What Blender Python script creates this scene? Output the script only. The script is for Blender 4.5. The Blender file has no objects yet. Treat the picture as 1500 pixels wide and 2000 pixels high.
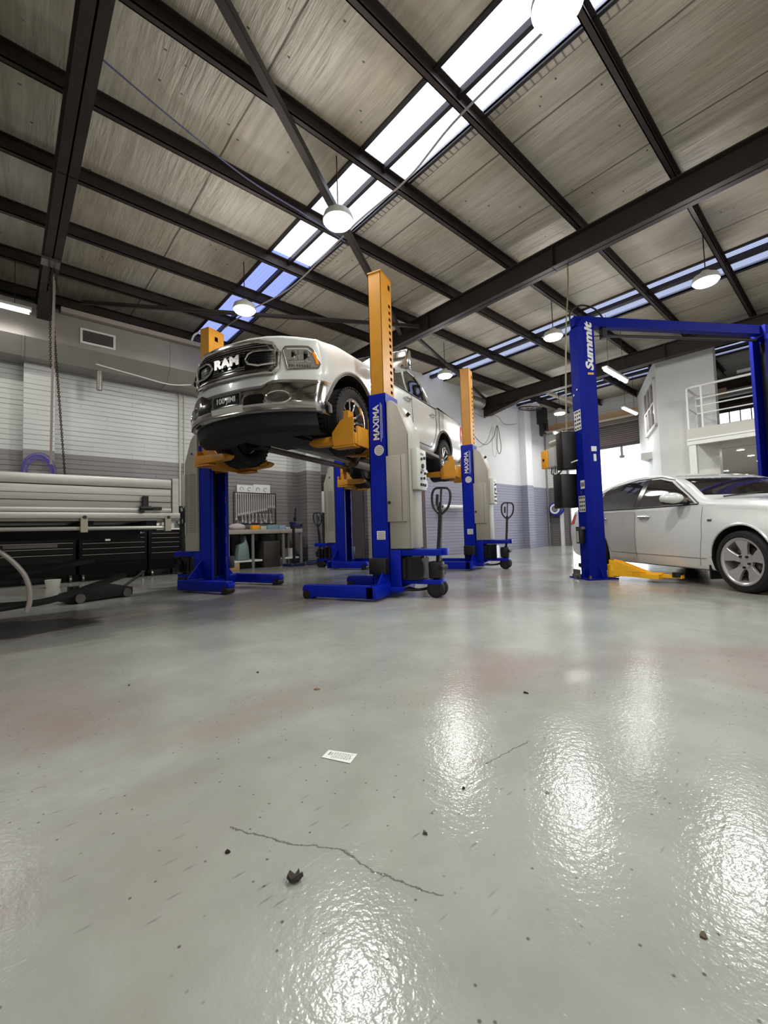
import bpy, bmesh, math, random
from mathutils import Vector, Matrix
from mathutils.bvhtree import BVHTree
random.seed(7)
PI = math.pi
scene = bpy.context.scene
C = scene.collection

# ---------------------------------------------------------------- camera
CAM_H, YAW, PITCH, ROLL, FPX = 0.74, math.radians(48.28), math.radians(2.75), math.radians(-1.71), 836.0
_f = Vector((math.cos(YAW)*math.cos(PITCH), math.sin(YAW)*math.cos(PITCH), math.sin(PITCH)))
_r = Vector((math.sin(YAW), -math.cos(YAW), 0)); _u = _r.cross(_f)
_r2 = _r*math.cos(ROLL) + _u*math.sin(ROLL); _u2 = -_r*math.sin(ROLL) + _u*math.cos(ROLL)
cd = bpy.data.cameras.new('camera'); cam = bpy.data.objects.new('camera', cd); C.objects.link(cam)
mw = Matrix((( _r2.x, _u2.x, -_f.x, 0), (_r2.y, _u2.y, -_f.y, 0), (_r2.z, _u2.z, -_f.z, CAM_H), (0, 0, 0, 1)))
cam.matrix_world = mw
cd.sensor_fit = 'HORIZONTAL'; cd.sensor_width = 36; cd.lens = 36*FPX/1500; cd.clip_start = 0.02; cd.clip_end = 200
scene.camera = cam

# ---------------------------------------------------------------- exposure, world, light
scene.view_settings.view_transform = 'Standard'; scene.view_settings.look = 'None'
scene.view_settings.gamma = 1; scene.view_settings.use_curve_mapping = False
scene.view_settings.exposure = 0.0
SKY_STRENGTH, BAY_W, BAY_SPILL, TUBE_W = 4.4, 80.0, 42.0, 22.0
try:
    cy = scene.cycles
    cy.max_bounces = 8; cy.diffuse_bounces = 4; cy.glossy_bounces = 4; cy.transmission_bounces = 6; cy.transparent_max_bounces = 10
    cy.sample_clamp_indirect = 6; cy.caustics_reflective = False; cy.caustics_refractive = False
    cy.use_denoising = True
except Exception:
    pass
world = bpy.data.worlds.new('world'); scene.world = world; world.use_nodes = True
bg = world.node_tree.nodes['Background']; bg.inputs[0].default_value = (0.86, 0.92, 1.0, 1); bg.inputs[1].default_value = SKY_STRENGTH

def lin(c):
    return tuple((v/12.92 if v <= .04045 else ((v+.055)/1.055)**2.4) for v in c)

def area_light(name, loc, size, power, color=(.985, 1, .955), rot=(0, 0, 0), size_y=None, parent=None, spread=None):
    ld = bpy.data.lights.new(name, 'AREA'); ld.energy = power; ld.color = color
    if size_y: ld.shape = 'RECTANGLE'; ld.size = size; ld.size_y = size_y
    else: ld.shape = 'DISK'; ld.size = size
    if spread: ld.spread = spread
    o = bpy.data.objects.new(name, ld); C.objects.link(o); o.location = loc; o.rotation_euler = rot
    if parent: o.parent = parent
    return o

# ---------------------------------------------------------------- materials
MATS = {}
def mat(name, col=(.5, .5, .5), rough=.5, metal=0., bump=0., bscale=20., var=0., vscale=3., coat=0., alpha=None, emit=None, estr=0., trans=0., spec=None, stretch=None):
    if name in MATS: return MATS[name]
    m = bpy.data.materials.new(name); m.use_nodes = True; nt = m.node_tree; N = nt.nodes; L = nt.links
    p = N['Principled BSDF']; c = lin(col) + (1,)
    p.inputs['Base Color'].default_value = c; p.inputs['Roughness'].default_value = rough; p.inputs['Metallic'].default_value = metal
    if coat: p.inputs['Coat Weight'].default_value = coat; p.inputs['Coat Roughness'].default_value = .05
    if trans: p.inputs['Transmission Weight'].default_value = trans
    if spec is not None: p.inputs['Specular IOR Level'].default_value = spec
    if emit: p.inputs['Emission Color'].default_value = lin(emit) + (1,); p.inputs['Emission Strength'].default_value = estr
    if bump or var:
        tc = N.new('ShaderNodeTexCoord'); mp = N.new('ShaderNodeMapping'); L.new(tc.outputs['Object'], mp.inputs[0])
        if stretch: mp.inputs['Scale'].default_value = stretch
        if bump:
            n = N.new('ShaderNodeTexNoise'); n.inputs['Scale'].default_value = bscale; n.inputs['Detail'].default_value = 3
            L.new(mp.outputs[0], n.inputs['Vector'])
            b = N.new('ShaderNodeBump'); b.inputs['Strength'].default_value = bump; b.inputs['Distance'].default_value = .02
            L.new(n.outputs['Fac'], b.inputs['Height']); L.new(b.outputs[0], p.inputs['Normal'])
        if var:
            n2 = N.new('ShaderNodeTexNoise'); n2.inputs['Scale'].default_value = vscale; n2.inputs['Detail'].default_value = 4
            L.new(mp.outputs[0], n2.inputs['Vector'])
            r = N.new('ShaderNodeValToRGB'); r.color_ramp.elements[0].position = .3; r.color_ramp.elements[1].position = .7
            r.color_ramp.elements[0].color = tuple(v*(1-var) for v in c[:3]) + (1,); r.color_ramp.elements[1].color = tuple(min(1, v*(1+var)) for v in c[:3]) + (1,)
            L.new(n2.outputs['Fac'], r.inputs[0]); L.new(r.outputs[0], p.inputs['Base Color'])
    MATS[name] = m; return m

class NT:
    def __init__(s, name):
        s.m = bpy.data.materials.new(name); s.m.use_nodes = True; s.nt = s.m.node_tree; s.N = s.nt.nodes; s.L = s.nt.links; s.p = s.N['Principled BSDF']
    def n(s, t, **kw):
        x = s.N.new(t)
        for k, v in kw.items():
            if hasattr(x, k): setattr(x, k, v)
        return x
    def val(s, sock, v):
        if isinstance(v, (int, float, tuple)): sock.default_value = v
        else: s.L.new(v, sock)
    def math(s, op, a, b=0., c=None):
        x = s.n('ShaderNodeMath', operation=op); s.val(x.inputs[0], a); s.val(x.inputs[1], b)
        if c is not None: s.val(x.inputs[2], c)
        return x.outputs[0]
    def pos(s):
        g = s.n('ShaderNodeNewGeometry'); return g.outputs['Position']
    def xyz(s, v):
        x = s.n('ShaderNodeSeparateXYZ'); s.L.new(v, x.inputs[0]); return x.outputs
    def comb(s, a, b, c):
        x = s.n('ShaderNodeCombineXYZ')
        for i, v in enumerate((a, b, c)): s.val(x.inputs[i], v)
        return x.outputs[0]
    def noise(s, vec, scale, detail=3, rough=.5, dist=0.):
        x = s.n('ShaderNodeTexNoise'); s.L.new(vec, x.inputs['Vector']); x.inputs['Scale'].default_value = scale
        x.inputs['Detail'].default_value = detail; x.inputs['Roughness'].default_value = rough; x.inputs['Distortion'].default_value = dist
        return x.outputs['Fac']
    def scl(s, vec, sc, loc=(0, 0, 0), rot=(0, 0, 0)):
        x = s.n('ShaderNodeMapping'); s.L.new(vec, x.inputs[0]); x.inputs['Scale'].default_value = sc; x.inputs['Location'].default_value = loc; x.inputs['Rotation'].default_value = rot
        return x.outputs[0]
    def ramp(s, fac, pts):
        x = s.n('ShaderNodeValToRGB'); s.L.new(fac, x.inputs[0]); e = x.color_ramp.elements
        while len(e) < len(pts): e.new(.5)
        for i, (p_, c_) in enumerate(pts):
            e[i].position = p_; e[i].color = (c_ if len(c_) == 4 else tuple(c_) + (1,)) if isinstance(c_, tuple) else (c_, c_, c_, 1)
        return x.outputs[0]
    def mix(s, fac, a, b):
        x = s.n('ShaderNodeMix', data_type='RGBA'); s.val(x.inputs[0], fac); s.val(x.inputs[6], a); s.val(x.inputs[7], b); return x.outputs[2]
    def bump(s, h, strength=.3, dist=.01, normal=None):
        x = s.n('ShaderNodeBump'); s.L.new(h, x.inputs['Height']); x.inputs['Strength'].default_value = strength; x.inputs['Distance'].default_value = dist
        if normal: s.L.new(normal, x.inputs['Normal'])
        return x.outputs[0]
def L4(c): return lin(c) + (1,)

def brick_mat(name, axis, split, upper, lower, smooth_top=False):
    t = NT(name); x, y, z = t.xyz(t.pos())
    h = x if axis == 'x' else y
    b = t.n('ShaderNodeTexBrick'); t.L.new(t.comb(h, z, 0.), b.inputs['Vector'])
    b.inputs['Scale'].default_value = 1.; b.inputs['Brick Width'].default_value = .46; b.inputs['Row Height'].default_value = .095
    b.inputs['Mortar Size'].default_value = .005; b.inputs['Mortar Smooth'].default_value = .4
    n = t.noise(t.pos(), .9, 4)
    fac = t.math('GREATER_THAN', z, split)
    col = t.mix(fac, L4(lower), L4(upper))
    mort = t.mix(fac, L4(tuple(v*.66 for v in lower)), L4(tuple(v*.74 for v in upper)))
    fz = t.math('ABSOLUTE', t.math('SUBTRACT', t.math('FRACT', t.math('DIVIDE', z, .095)), .5)); hl = t.ramp(fz, [(.40, 0.), (.47, 1.)])
    hgate = t.ramp(t.noise(t.scl(t.pos(), (.5, .5, 6)), 1.1, 3), [(.35, .35), (.6, 1.)])
    mk = t.math('MAXIMUM', t.math('MULTIPLY', hl, hgate), t.math('MULTIPLY', b.outputs['Fac'], t.ramp(t.noise(t.pos(), 1.6, 3), [(.55, .0), (.68, .9)])))
    if smooth_top: mk = t.math('MULTIPLY', mk, t.math('SUBTRACT', 1.12, fac))
    col = t.mix(mk, col, mort)
    col2 = t.mix(t.ramp(n, [(.35, 0.), (.75, .25)]), col, L4(tuple(v*.82 for v in upper)))
    fin = t.mix(fac, col, col2)
    t.L.new(fin, t.p.inputs['Base Color']); t.p.inputs['Roughness'].default_value = .42
    inv = t.math('SUBTRACT', 1., mk)
    t.L.new(t.bump(inv, .55, .012, t.bump(t.noise(t.pos(), 40, 3), .15, .01)), t.p.inputs['Normal'])
    return t.m

def floor_mat():
    t = NT('epoxy_floor'); P = t.pos(); x, y, z = t.xyz(P)
    n1 = t.noise(t.scl(P, (1, 1, 1)), .55, 5, .55, .4)
    n2 = t.noise(t.scl(P, (1, 1, 1), (7, 3, 0)), 2.2, 5, .6, .3)
    base = t.mix(t.ramp(n2, [(.3, 0.), (.7, 1.)]), L4((.525, .535, .505)), L4((.60, .61, .58)))
    pink = t.ramp(n1, [(.47, 0.), (.60, .9)])
    c = t.mix(pink, base, L4((.535, .485, .465)))
    # scuffs: small dark specks and stretched scratches
    v = t.n('ShaderNodeTexVoronoi', voronoi_dimensions='2D'); t.L.new(P, v.inputs['Vector']); v.inputs['Scale'].default_value = 5.5; v.inputs['Randomness'].default_value = 1
    sp = t.ramp(v.outputs['Distance'], [(.010, 1.), (.024, 0.)])
    gate = t.ramp(t.noise(t.scl(P, (1, 1, 1), (2, 9, 0)), 1.7, 2), [(.40, 0.), (.50, 1.)])
    sp = t.math('MULTIPLY', sp, gate)
    v3 = t.n('ShaderNodeTexVoronoi', voronoi_dimensions='2D'); t.L.new(t.scl(P, (1, 1, 1), (.3, 4, 0)), v3.inputs['Vector']); v3.inputs['Scale'].default_value = 11
    sp3 = t.math('MULTIPLY', t.ramp(v3.outputs['Distance'], [(.018, 1.), (.045, 0.)]), t.ramp(t.noise(P, 4.1, 2), [(.49, 0.), (.56, .9)]))
    v2 = t.n('ShaderNodeTexVoronoi', voronoi_dimensions='2D'); t.L.new(t.scl(P, (2.2, 13, 1), (0, 0, 0), (0, 0, .5)), v2.inputs['Vector']); v2.inputs['Scale'].default_value = 1.3
    sc = t.math('MULTIPLY', t.ramp(v2.outputs['Distance'], [(.01, .55), (.06, 0.)]), t.ramp(t.noise(P, 1.1, 3), [(.42, 0.), (.55, 1.)]))
    marks = t.math('MINIMUM', t.math('ADD', t.math('ADD', sp, sp3), sc), 1.)
    c = t.mix(t.math('MULTIPLY', marks, .85), c, L4((.26, .24, .21)))
    # long dark wet stain beside the tray truck, ragged edges; s2 a broad brown band
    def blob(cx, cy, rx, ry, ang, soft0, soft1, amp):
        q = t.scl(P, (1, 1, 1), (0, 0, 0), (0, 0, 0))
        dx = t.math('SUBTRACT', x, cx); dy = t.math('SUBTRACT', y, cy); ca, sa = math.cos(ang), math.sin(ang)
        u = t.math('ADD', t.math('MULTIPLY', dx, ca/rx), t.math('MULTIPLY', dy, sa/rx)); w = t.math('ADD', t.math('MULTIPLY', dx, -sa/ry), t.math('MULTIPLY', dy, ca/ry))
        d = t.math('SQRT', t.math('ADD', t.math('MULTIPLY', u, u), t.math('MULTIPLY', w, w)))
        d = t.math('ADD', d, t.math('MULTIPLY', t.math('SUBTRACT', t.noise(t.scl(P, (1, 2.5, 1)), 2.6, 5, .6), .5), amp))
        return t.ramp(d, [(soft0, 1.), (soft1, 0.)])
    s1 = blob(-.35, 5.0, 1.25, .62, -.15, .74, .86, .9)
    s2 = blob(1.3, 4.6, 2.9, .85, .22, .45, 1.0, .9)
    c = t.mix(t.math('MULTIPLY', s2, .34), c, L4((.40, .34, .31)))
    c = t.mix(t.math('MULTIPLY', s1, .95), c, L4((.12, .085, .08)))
    # hairline cracks: wobbling polylines drawn as distance to segments
    wobx = t.math('MULTIPLY', t.math('SUBTRACT', t.noise(P, 16., 4, .7), .5), .035); woby = t.math('MULTIPLY', t.math('SUBTRACT', t.noise(t.scl(P, (1, 1, 1), (5, 5, 0)), 16., 4, .7), .5), .035)
    xw, yw = t.math('ADD', x, wobx), t.math('ADD', y, woby); dmin = None
    for pl in ([(.44, 1.12), (.53, .95), (.60, .86), (.62, .74), (.67, .61)], [(1.14, .84), (1.23, .835), (1.38, .82)]):
        for (ax, ay), (bx_, by_) in zip(pl[:-1], pl[1:]):
            ex, ey = bx_-ax, by_-ay; l2 = ex*ex+ey*ey
            h = t.math('ADD', t.math('MULTIPLY', t.math('SUBTRACT', xw, ax), ex/l2), t.math('MULTIPLY', t.math('SUBTRACT', yw, ay), ey/l2))
            h = t.math('MINIMUM', t.math('MAXIMUM', h, 0.), 1.)
            dx = t.math('SUBTRACT', t.math('SUBTRACT', xw, ax), t.math('MULTIPLY', h, ex)); dy = t.math('SUBTRACT', t.math('SUBTRACT', yw, ay), t.math('MULTIPLY', h, ey))
            d = t.math('SQRT', t.math('ADD', t.math('MULTIPLY', dx, dx), t.math('MULTIPLY', dy, dy))); dmin = d if dmin is None else t.math('MINIMUM', dmin, d)
    cr = t.ramp(dmin, [(.0, 1.), (.0022, 0.)])
    c = t.mix(t.math('MULTIPLY', cr, .8), c, L4((.16, .15, .13)))
    t.L.new(c, t.p.inputs['Base Color'])
    r = t.ramp(t.noise(P, 1.6, 4), [(.3, .13), (.7, .19)]); t.L.new(r, t.p.inputs['Roughness'])
    t.p.inputs['Specular IOR Level'].default_value = .28
    hb = t.math('ADD', t.noise(P, 55, 2, .5), t.math('MULTIPLY', t.noise(P, 7, 3), 1.2))
    hb = t.math('ADD', hb, t.math('MULTIPLY', t.noise(P, 145, 1, .5), .35))
    t.L.new(t.bump(hb, .33, .0030), t.p.inputs['Normal'])
    return t.m

def ceiling_mat():
    t = NT('dusty_foil_insulation'); P = t.pos(); x, y, z = t.xyz(P)
    st = t.noise(t.scl(P, (9, .7, 1)), 1.6, 6, .65, .6)
    cl = t.noise(t.scl(P, (1.2, .8, 1)), .8, 4, .55)
    c = t.mix(t.ramp(cl, [(.35, 0.), (.7, 1.)]), L4((.67, .635, .565)), L4((.76, .74, .695)))
    c = t.mix(t.ramp(st, [(.35, .42), (.6, 0.)]), c, L4((.50, .45, .38)))
    fr = t.math('FRACT', t.math('MULTIPLY', t.math('ADD', x, t.math('MULTIPLY', t.noise(P, 1.2, 2), .04)), 1/1.33))
    seam = t.ramp(t.math('ABSOLUTE', t.math('SUBTRACT', fr, .5)), [(.0, 1.), (.006, 1.), (.011, 0.)])
    c = t.mix(t.math('MULTIPLY', seam, .8), c, L4((.20, .16, .13)))
    vv = t.n('ShaderNodeTexVoronoi', voronoi_dimensions='2D'); t.L.new(t.scl(P, (1, 1.6, 1)), vv.inputs['Vector']); vv.inputs['Scale'].default_value = 1.6
    c = t.mix(t.math('MULTIPLY', t.ramp(vv.outputs['Distance'], [(.015, .9), (.035, 0.)]), t.ramp(t.noise(P, .8, 2), [(.5, 0.), (.56, 1.)])), c, L4((.12, .1, .09)))
    t.L.new(c, t.p.inputs['Base Color']); t.p.inputs['Metallic'].default_value = .15; t.p.inputs['Roughness'].default_value = .5
    mask = t.ramp(t.noise(t.scl(P, (1, .5, 1), (3, 1, 0)), .9, 2), [(.4, .25), (.62, 1.)])
    wr = t.math('MULTIPLY', t.noise(t.scl(P, (14, 1.1, 1)), 1.5, 4, .6, .5), mask)
    t.L.new(t.bump(t.math('ADD', wr, t.math('MULTIPLY', t.noise(P, 9, 4), .35)), .75, .035), t.p.inputs['Normal'])
    return t.m

def skylight_mat(name, tint, k):
    m = bpy.data.materials.new(name); m.use_nodes = True; nt = m.node_tree; N = nt.nodes; L = nt.links
    N.remove(N['Principled BSDF'])
    tr = N.new('ShaderNodeBsdfTransparent'); tl = N.new('ShaderNodeBsdfTranslucent'); gl = N.new('ShaderNodeBsdfGlossy'); gl.inputs['Roughness'].default_value = .2
    g = N.new('ShaderNodeNewGeometry'); mp = N.new('ShaderNodeMapping'); mp.inputs['Scale'].default_value = (1, 0.02, 1); L.new(g.outputs['Position'], mp.inputs[0])
    w = N.new('ShaderNodeTexWave'); w.inputs['Scale'].default_value = 5.; w.bands_direction = 'X'; L.new(mp.outputs[0], w.inputs['Vector'])
    r = N.new('ShaderNodeValToRGB'); r.color_ramp.elements[0].color = tuple(v*k for v in lin(tint)) + (1,); r.color_ramp.elements[1].color = lin(tint) + (1,)
    L.new(w.outputs['Fac'], r.inputs[0]); L.new(r.outputs[0], tr.inputs[0]); tl.inputs[0].default_value = lin(tint) + (1,)
    a = N.new('ShaderNodeMixShader'); a.inputs[0].default_value = .2; L.new(tr.outputs[0], a.inputs[1]); L.new(tl.outputs[0], a.inputs[2])
    L.new(a.outputs[0], N['Material Output'].inputs[0])
    return m

WHITE = mat('truck_white_paint', (.76, .76, .75), .26, 0, coat=.6)
SEDW = mat('sedan_white_paint', (.80, .80, .79), .22, 0, coat=.8)
CHROME = mat('chrome', (.90, .89, .88), .11, 1)
DCHROME = mat('satin_chrome', (.55, .53, .52), .22, 1)
ALU = mat('brushed_aluminium', (.60, .59, .57), .38, .75, var=.12, vscale=6, stretch=(.4, 6, 6))
RIMS = mat('silver_wheel_paint', (.72, .70, .70), .3, .5)
BLUE = mat('lift_blue_paint', (.012, .10, .57), .38, 0, spec=.2, var=.12, vscale=5)
YEL = mat('lift_yellow_paint', (.74, .50, .10), .45, 0, var=.08, vscale=7)
BEIGE = mat('beige_powder_coat', (.60, .575, .53), .45)
PALE = mat('pale_grey_panel', (.74, .74, .71), .4)
BLACK = mat('black_plastic', (.045, .038, .038), .45)
GLOSSB = mat('gloss_black', (.03, .026, .028), .15)
RUB = mat('tyre_rubber', (.06, .052, .05), .75, bump=.2, bscale=60)
STEELD = mat('dark_roof_steel', (.18, .145, .13), .55, .25, var=.2, vscale=4)
STEEL = mat('bare_steel', (.5, .48, .46), .35, .9)
UNDER = mat('grimy_underbody', (.065, .052, .05), .6, .3, var=.4, vscale=8)
GLASS = mat('dark_car_glass', (.05, .045, .05), .05, 0, spec=.8)
LGLASS = mat('clear_headlight_lens', (.80, .80, .80), .06, 0, trans=.9)
AMBER = mat('amber_reflector', (.95, .55, .08), .2)
REDM = mat('red_plastic', (.7, .07, .06), .3)
WPLAS = mat('white_plastic', (.86, .86, .85), .45)
PAPER = mat('paper', (.82, .82, .81), .8)
INK = mat('ink', (.12, .12, .13), .7)
DECAL = mat('silver_decal', (.80, .80, .79), .45)
DWHITE = mat('duct_white_sheet', (.58, .56, .54), .4, .3, var=.06)
WALLW = mat('white_wall_paint', (.84, .84, .83), .6, bump=.1, bscale=18, var=.03)
GREYT = mat('mid_grey_paint', (.47, .45, .44), .6)
WOOD = mat('pine_timber', (.66, .55, .40), .6, var=.15, vscale=5, stretch=(1, 12, 12))
ORANGE = mat('orange_plastic', (.93, .62, .12), .45)
PURPLE = mat('violet_air_hose', (.33, .26, .62), .4)
CABLE = mat('grey_cable', (.45, .43, .40), .5)
RED2 = mat('tan_leaf', (.48, .37, .24), .8)
DLEAF = mat('dark_leaf', (.16, .12, .11), .8)

# ---------------------------------------------------------------- helpers
def box(bm, x0, x1, y0, y1, z0, z1, M=None):
    vs = [bm.verts.new((x, y, z)) for z in (z0, z1) for (x, y) in ((x0, y0), (x1, y0), (x1, y1), (x0, y1))]
    for f in ((3, 2, 1, 0), (4, 5, 6, 7), (0, 1, 5, 4), (1, 2, 6, 5), (2, 3, 7, 6), (3, 0, 4, 7)): bm.faces.new([vs[i] for i in f])
    if M is not None: bmesh.ops.transform(bm, matrix=M, verts=vs)
    return vs
def bx(*a, bevel=0., M=None):
    bm = bmesh.new(); box(bm, *a, M=M)
    if bevel: bevelbm(bm, bevel)
    return bm
def bevelbm(bm, w, seg=2):
    bmesh.ops.recalc_face_normals(bm, faces=bm.faces)
    es = [e for e in bm.edges if len(e.link_faces) == 2 and e.calc_face_angle(0) > .5]
    bmesh.ops.bevel(bm, geom=es, offset=w, segments=seg, affect='EDGES', profile=.5, clamp_overlap=True)
def basis(d):
    d = Vector(d).normalized(); u = d.orthogonal().normalized() if abs(d.z) > .999 else Vector((0, 0, 1)).cross(d).normalized(); return u, d.cross(u), d
def cyl(bm, p0, p1, r0, r1=None, n=16, caps=True):
    p0, p1 = Vector(p0), Vector(p1); r1 = r0 if r1 is None else r1; u, v, d = basis(p1-p0)
    a = [bm.verts.new(p0+(u*math.cos(2*PI*i/n)+v*math.sin(2*PI*i/n))*r0) for i in range(n)]
    b = [bm.verts.new(p1+(u*math.cos(2*PI*i/n)+v*math.sin(2*PI*i/n))*r1) for i in range(n)]
    for i in range(n): bm.faces.new((a[i], a[(i+1) % n], b[(i+1) % n], b[i]))
    if caps: bm.faces.new(a[::-1]); bm.faces.new(b)
    return bm
def cy(p0, p1, r0, r1=None, n=16): return cyl(bmesh.new(), p0, p1, r0, r1, n)
def tube(bm, pts, r, n=8, closed=False):
    pts = [Vector(p) for p in pts]; rings = []; m = len(pts); up = None
    for i, p in enumerate(pts):
        if closed: d = pts[(i+1) % m]-pts[i-1]
        else: d = (pts[min(i+1, m-1)]-pts[max(i-1, 0)])
        d.normalize()
        if up is None: u = d.orthogonal().normalized()
        else: u = (up-d*up.dot(d)).normalized() if (up-d*up.dot(d)).length > 1e-5 else d.orthogonal().normalized()
        up = u; v = d.cross(u)
        rings.append([bm.verts.new(p+(u*math.cos(2*PI*k/n)+v*math.sin(2*PI*k/n))*r) for k in range(n)])
    for i in range(m if closed else m-1):
        a, b = rings[i], rings[(i+1) % m]
        for k in range(n): bm.faces.new((a[k], a[(k+1) % n], b[(k+1) % n], b[k]))
    if not closed: bm.faces.new(rings[0][::-1]); bm.faces.new(rings[-1])
    return bm
def tb(pts, r, n=8, closed=False): return tube(bmesh.new(), pts, r, n, closed)
def arcpts(c, r, a0, a1, n, u=(1, 0, 0), v=(0, 0, 1)):
    c, u, v = Vector(c), Vector(u), Vector(v)
    return [c+u*(r*math.cos(a0+(a1-a0)*i/n))+v*(r*math.sin(a0+(a1-a0)*i/n)) for i in range(n+1)]
def smooth_pts(pts, k=6):
    pts = [Vector(p) for p in pts]; out = []
    for i in range(len(pts)-1):
        p0, p1, p2, p3 = pts[max(i-1, 0)], pts[i], pts[i+1], pts[min(i+2, len(pts)-1)]
        for j in range(k):
            t = j/k; out.append(.5*((2*p1)+(p2-p0)*t+(2*p0-5*p1+4*p2-p3)*t*t+(3*p1-p0-3*p2+p3)*t**3))
    return out+[pts[-1]]
def prism(bm, poly, axis, a, b, M=None):
    """extrude a 2D polygon along axis; poly in the other two axes (in order)"""
    def P(q, t): return {'x': (t, q[0], q[1]), 'y': (q[0], t, q[1]), 'z': (q[0], q[1], t)}[axis]
    A = [bm.verts.new(P(q, a)) for q in poly]; B = [bm.verts.new(P(q, b)) for q in poly]; n = len(poly)
    bm.faces.new(A[::-1]); bm.faces.new(B)
    for i in range(n): bm.faces.new((A[i], A[(i+1) % n], B[(i+1) % n], B[i]))
    if M is not None: bmesh.ops.transform(bm, matrix=M, verts=A+B)
    return bm
def pr(poly, axis, a, b, bevel=0., M=None):
    bm = prism(bmesh.new(), poly, axis, a, b, M); bmesh.ops.recalc_face_normals(bm, faces=bm.faces)
    if bevel: bevelbm(bm, bevel)
    return bm
def lathe(bm, prof, axis='y', n=32, c=(0, 0, 0)):
    """prof list of (r, t) along axis"""
    c = Vector(c); rings = []
    for r, t in prof:
        ring = []
        for k in range(n):
            a = 2*PI*k/n; co, si = r*math.cos(a), r*math.sin(a)
            ring.append(bm.verts.new(c+Vector({'y': (co, t, si), 'x': (t, co, si), 'z': (co, si, t)}[axis])))
        rings.append(ring)
    for i in range(len(rings)-1):
        a, b = rings[i], rings[i+1]
        for k in range(n): bm.faces.new((a[k], a[(k+1) % n], b[(k+1) % n], b[k]))
    return bm
def obj(name, bm, m, parent=None, smooth=True, loc=None, angle=35):
    bmesh.ops.recalc_face_normals(bm, faces=bm.faces)
    me = bpy.data.meshes.new(name); bm.to_mesh(me); bm.free()
    if m is not None: me.materials.append(m)
    if smooth:
        me.shade_smooth(); me.set_sharp_from_angle(angle=math.radians(angle))
    o = bpy.data.objects.new(name, me); C.objects.link(o)
    if parent is not None: o.parent = parent
    if loc is not None: o.location = loc
    return o
def thing(name, label, cat, loc=(0, 0, 0), rotz=0., group=None):
    o = bpy.data.objects.new(name, None); C.objects.link(o); o.location = loc; o.rotation_euler = (0, 0, rotz); o.empty_display_size = .1
    o['label'] = label; o['category'] = cat
    if group: o['group'] = group
    return o
def tag(o, label, cat, group=None, kind=None):
    o['label'] = label; o['category'] = cat
    if group: o['group'] = group
    if kind: o['kind'] = kind
    return o
def struct(name, bm, m, smooth=False):
    o = obj(name, bm, m, smooth=smooth); o['kind'] = 'structure'; return o
KIDS = {}
def copy_tree(o, parent=None):
    c = o.copy(); C.objects.link(c)
    if parent is not None: c.parent = parent
    for ch in [x for x in list(o.children)]: copy_tree(ch, c)
    return c
def text_bm(s, size, extrude=.002, shear=0., offset=0., align='CENTER'):
    cu = bpy.data.curves.new('t', 'FONT'); cu.body = s; cu.size = size; cu.extrude = extrude; cu.shear = shear; cu.offset = offset; cu.align_x = align; cu.align_y = 'CENTER'; cu.resolution_u = 3
    o = bpy.data.objects.new('t', cu); C.objects.link(o)
    bpy.context.view_layer.update()
    me = bpy.data.meshes.new_from_object(o.evaluated_get(bpy.context.evaluated_depsgraph_get()))
    bm = bmesh.new(); bm.from_mesh(me); bpy.data.objects.remove(o); bpy.data.curves.remove(cu); bpy.data.meshes.remove(me)
    return bm
def xf(bm, M): bmesh.ops.transform(bm, matrix=M, verts=bm.verts); return bm
def frame(o, ex, ey):
    """matrix putting local x along ex, y along ey at origin o"""
    ex, ey = Vector(ex).normalized(), Vector(ey).normalized(); ez = ex.cross(ey)
    return Matrix(((ex.x, ey.x, ez.x, o[0]), (ex.y, ey.y, ez.y, o[1]), (ex.z, ey.z, ez.z, o[2]), (0, 0, 0, 1)))
def bvh_of(o): return BVHTree.FromPolygons([v.co.copy() for v in o.data.vertices], [tuple(p.vertices) for p in o.data.polygons])
def cast(bvh, p, d, default=None):
    d = Vector(d).normalized(); h = bvh.ray_cast(Vector(p)-d*4, d)
    return (h[0], h[1]) if h[0] is not None else (Vector(p), -d)
def decal(bvh, poly, plane, d, off=.004, cell=.06, thick=.006):
    bm = bmesh.new(); P = {'xz': lambda q: (q[0], 0, q[1]), 'yz': lambda q: (0, q[0], q[1]), 'xy': lambda q: (q[0], q[1], 0)}[plane]
    bm.faces.new([bm.verts.new(P(q)) for q in poly])
    axes = {'xz': (0, 2), 'yz': (1, 2), 'xy': (0, 1)}[plane]
    for k, ax in enumerate(axes):
        lo = min(q[k] for q in poly); hi = max(q[k] for q in poly); n = int((hi-lo)/cell)
        for i in range(1, n+1):
            no = [0, 0, 0]; no[ax] = 1; co = [0, 0, 0]; co[ax] = lo+(hi-lo)*i/(n+1)
            bmesh.ops.bisect_plane(bm, geom=bm.verts[:]+bm.edges[:]+bm.faces[:], plane_co=co, plane_no=no)
    D = Vector(d).normalized()
    for v in bm.verts:
        h, n = cast(bvh, v.co, D); 
        if n.dot(D) > 0: n = -n
        v.co = h - D*off
    r = bmesh.ops.extrude_face_region(bm, geom=bm.faces[:])
    for v in [g for g in r['geom'] if isinstance(g, bmesh.types.BMVert)]: v.co += -D*thick
    return bm
def surf_line(bvh, pts, plane, d, off=.002, step=.05):
    out = []; P = {'xz': lambda q: (q[0], 0, q[1]), 'yz': lambda q: (0, q[0], q[1]), 'xy': lambda q: (q[0], q[1], 0)}[plane]
    for a, b in zip(pts[:-1], pts[1:]):
        n = max(1, int(math.hypot(b[0]-a[0], b[1]-a[1])/step))
        for i in range(n): out.append((a[0]+(b[0]-a[0])*i/n, a[1]+(b[1]-a[1])*i/n))
    out.append(pts[-1]); D = Vector(d).normalized()
    return [cast(bvh, P(q), D)[0]-D*off for q in out]
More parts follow.
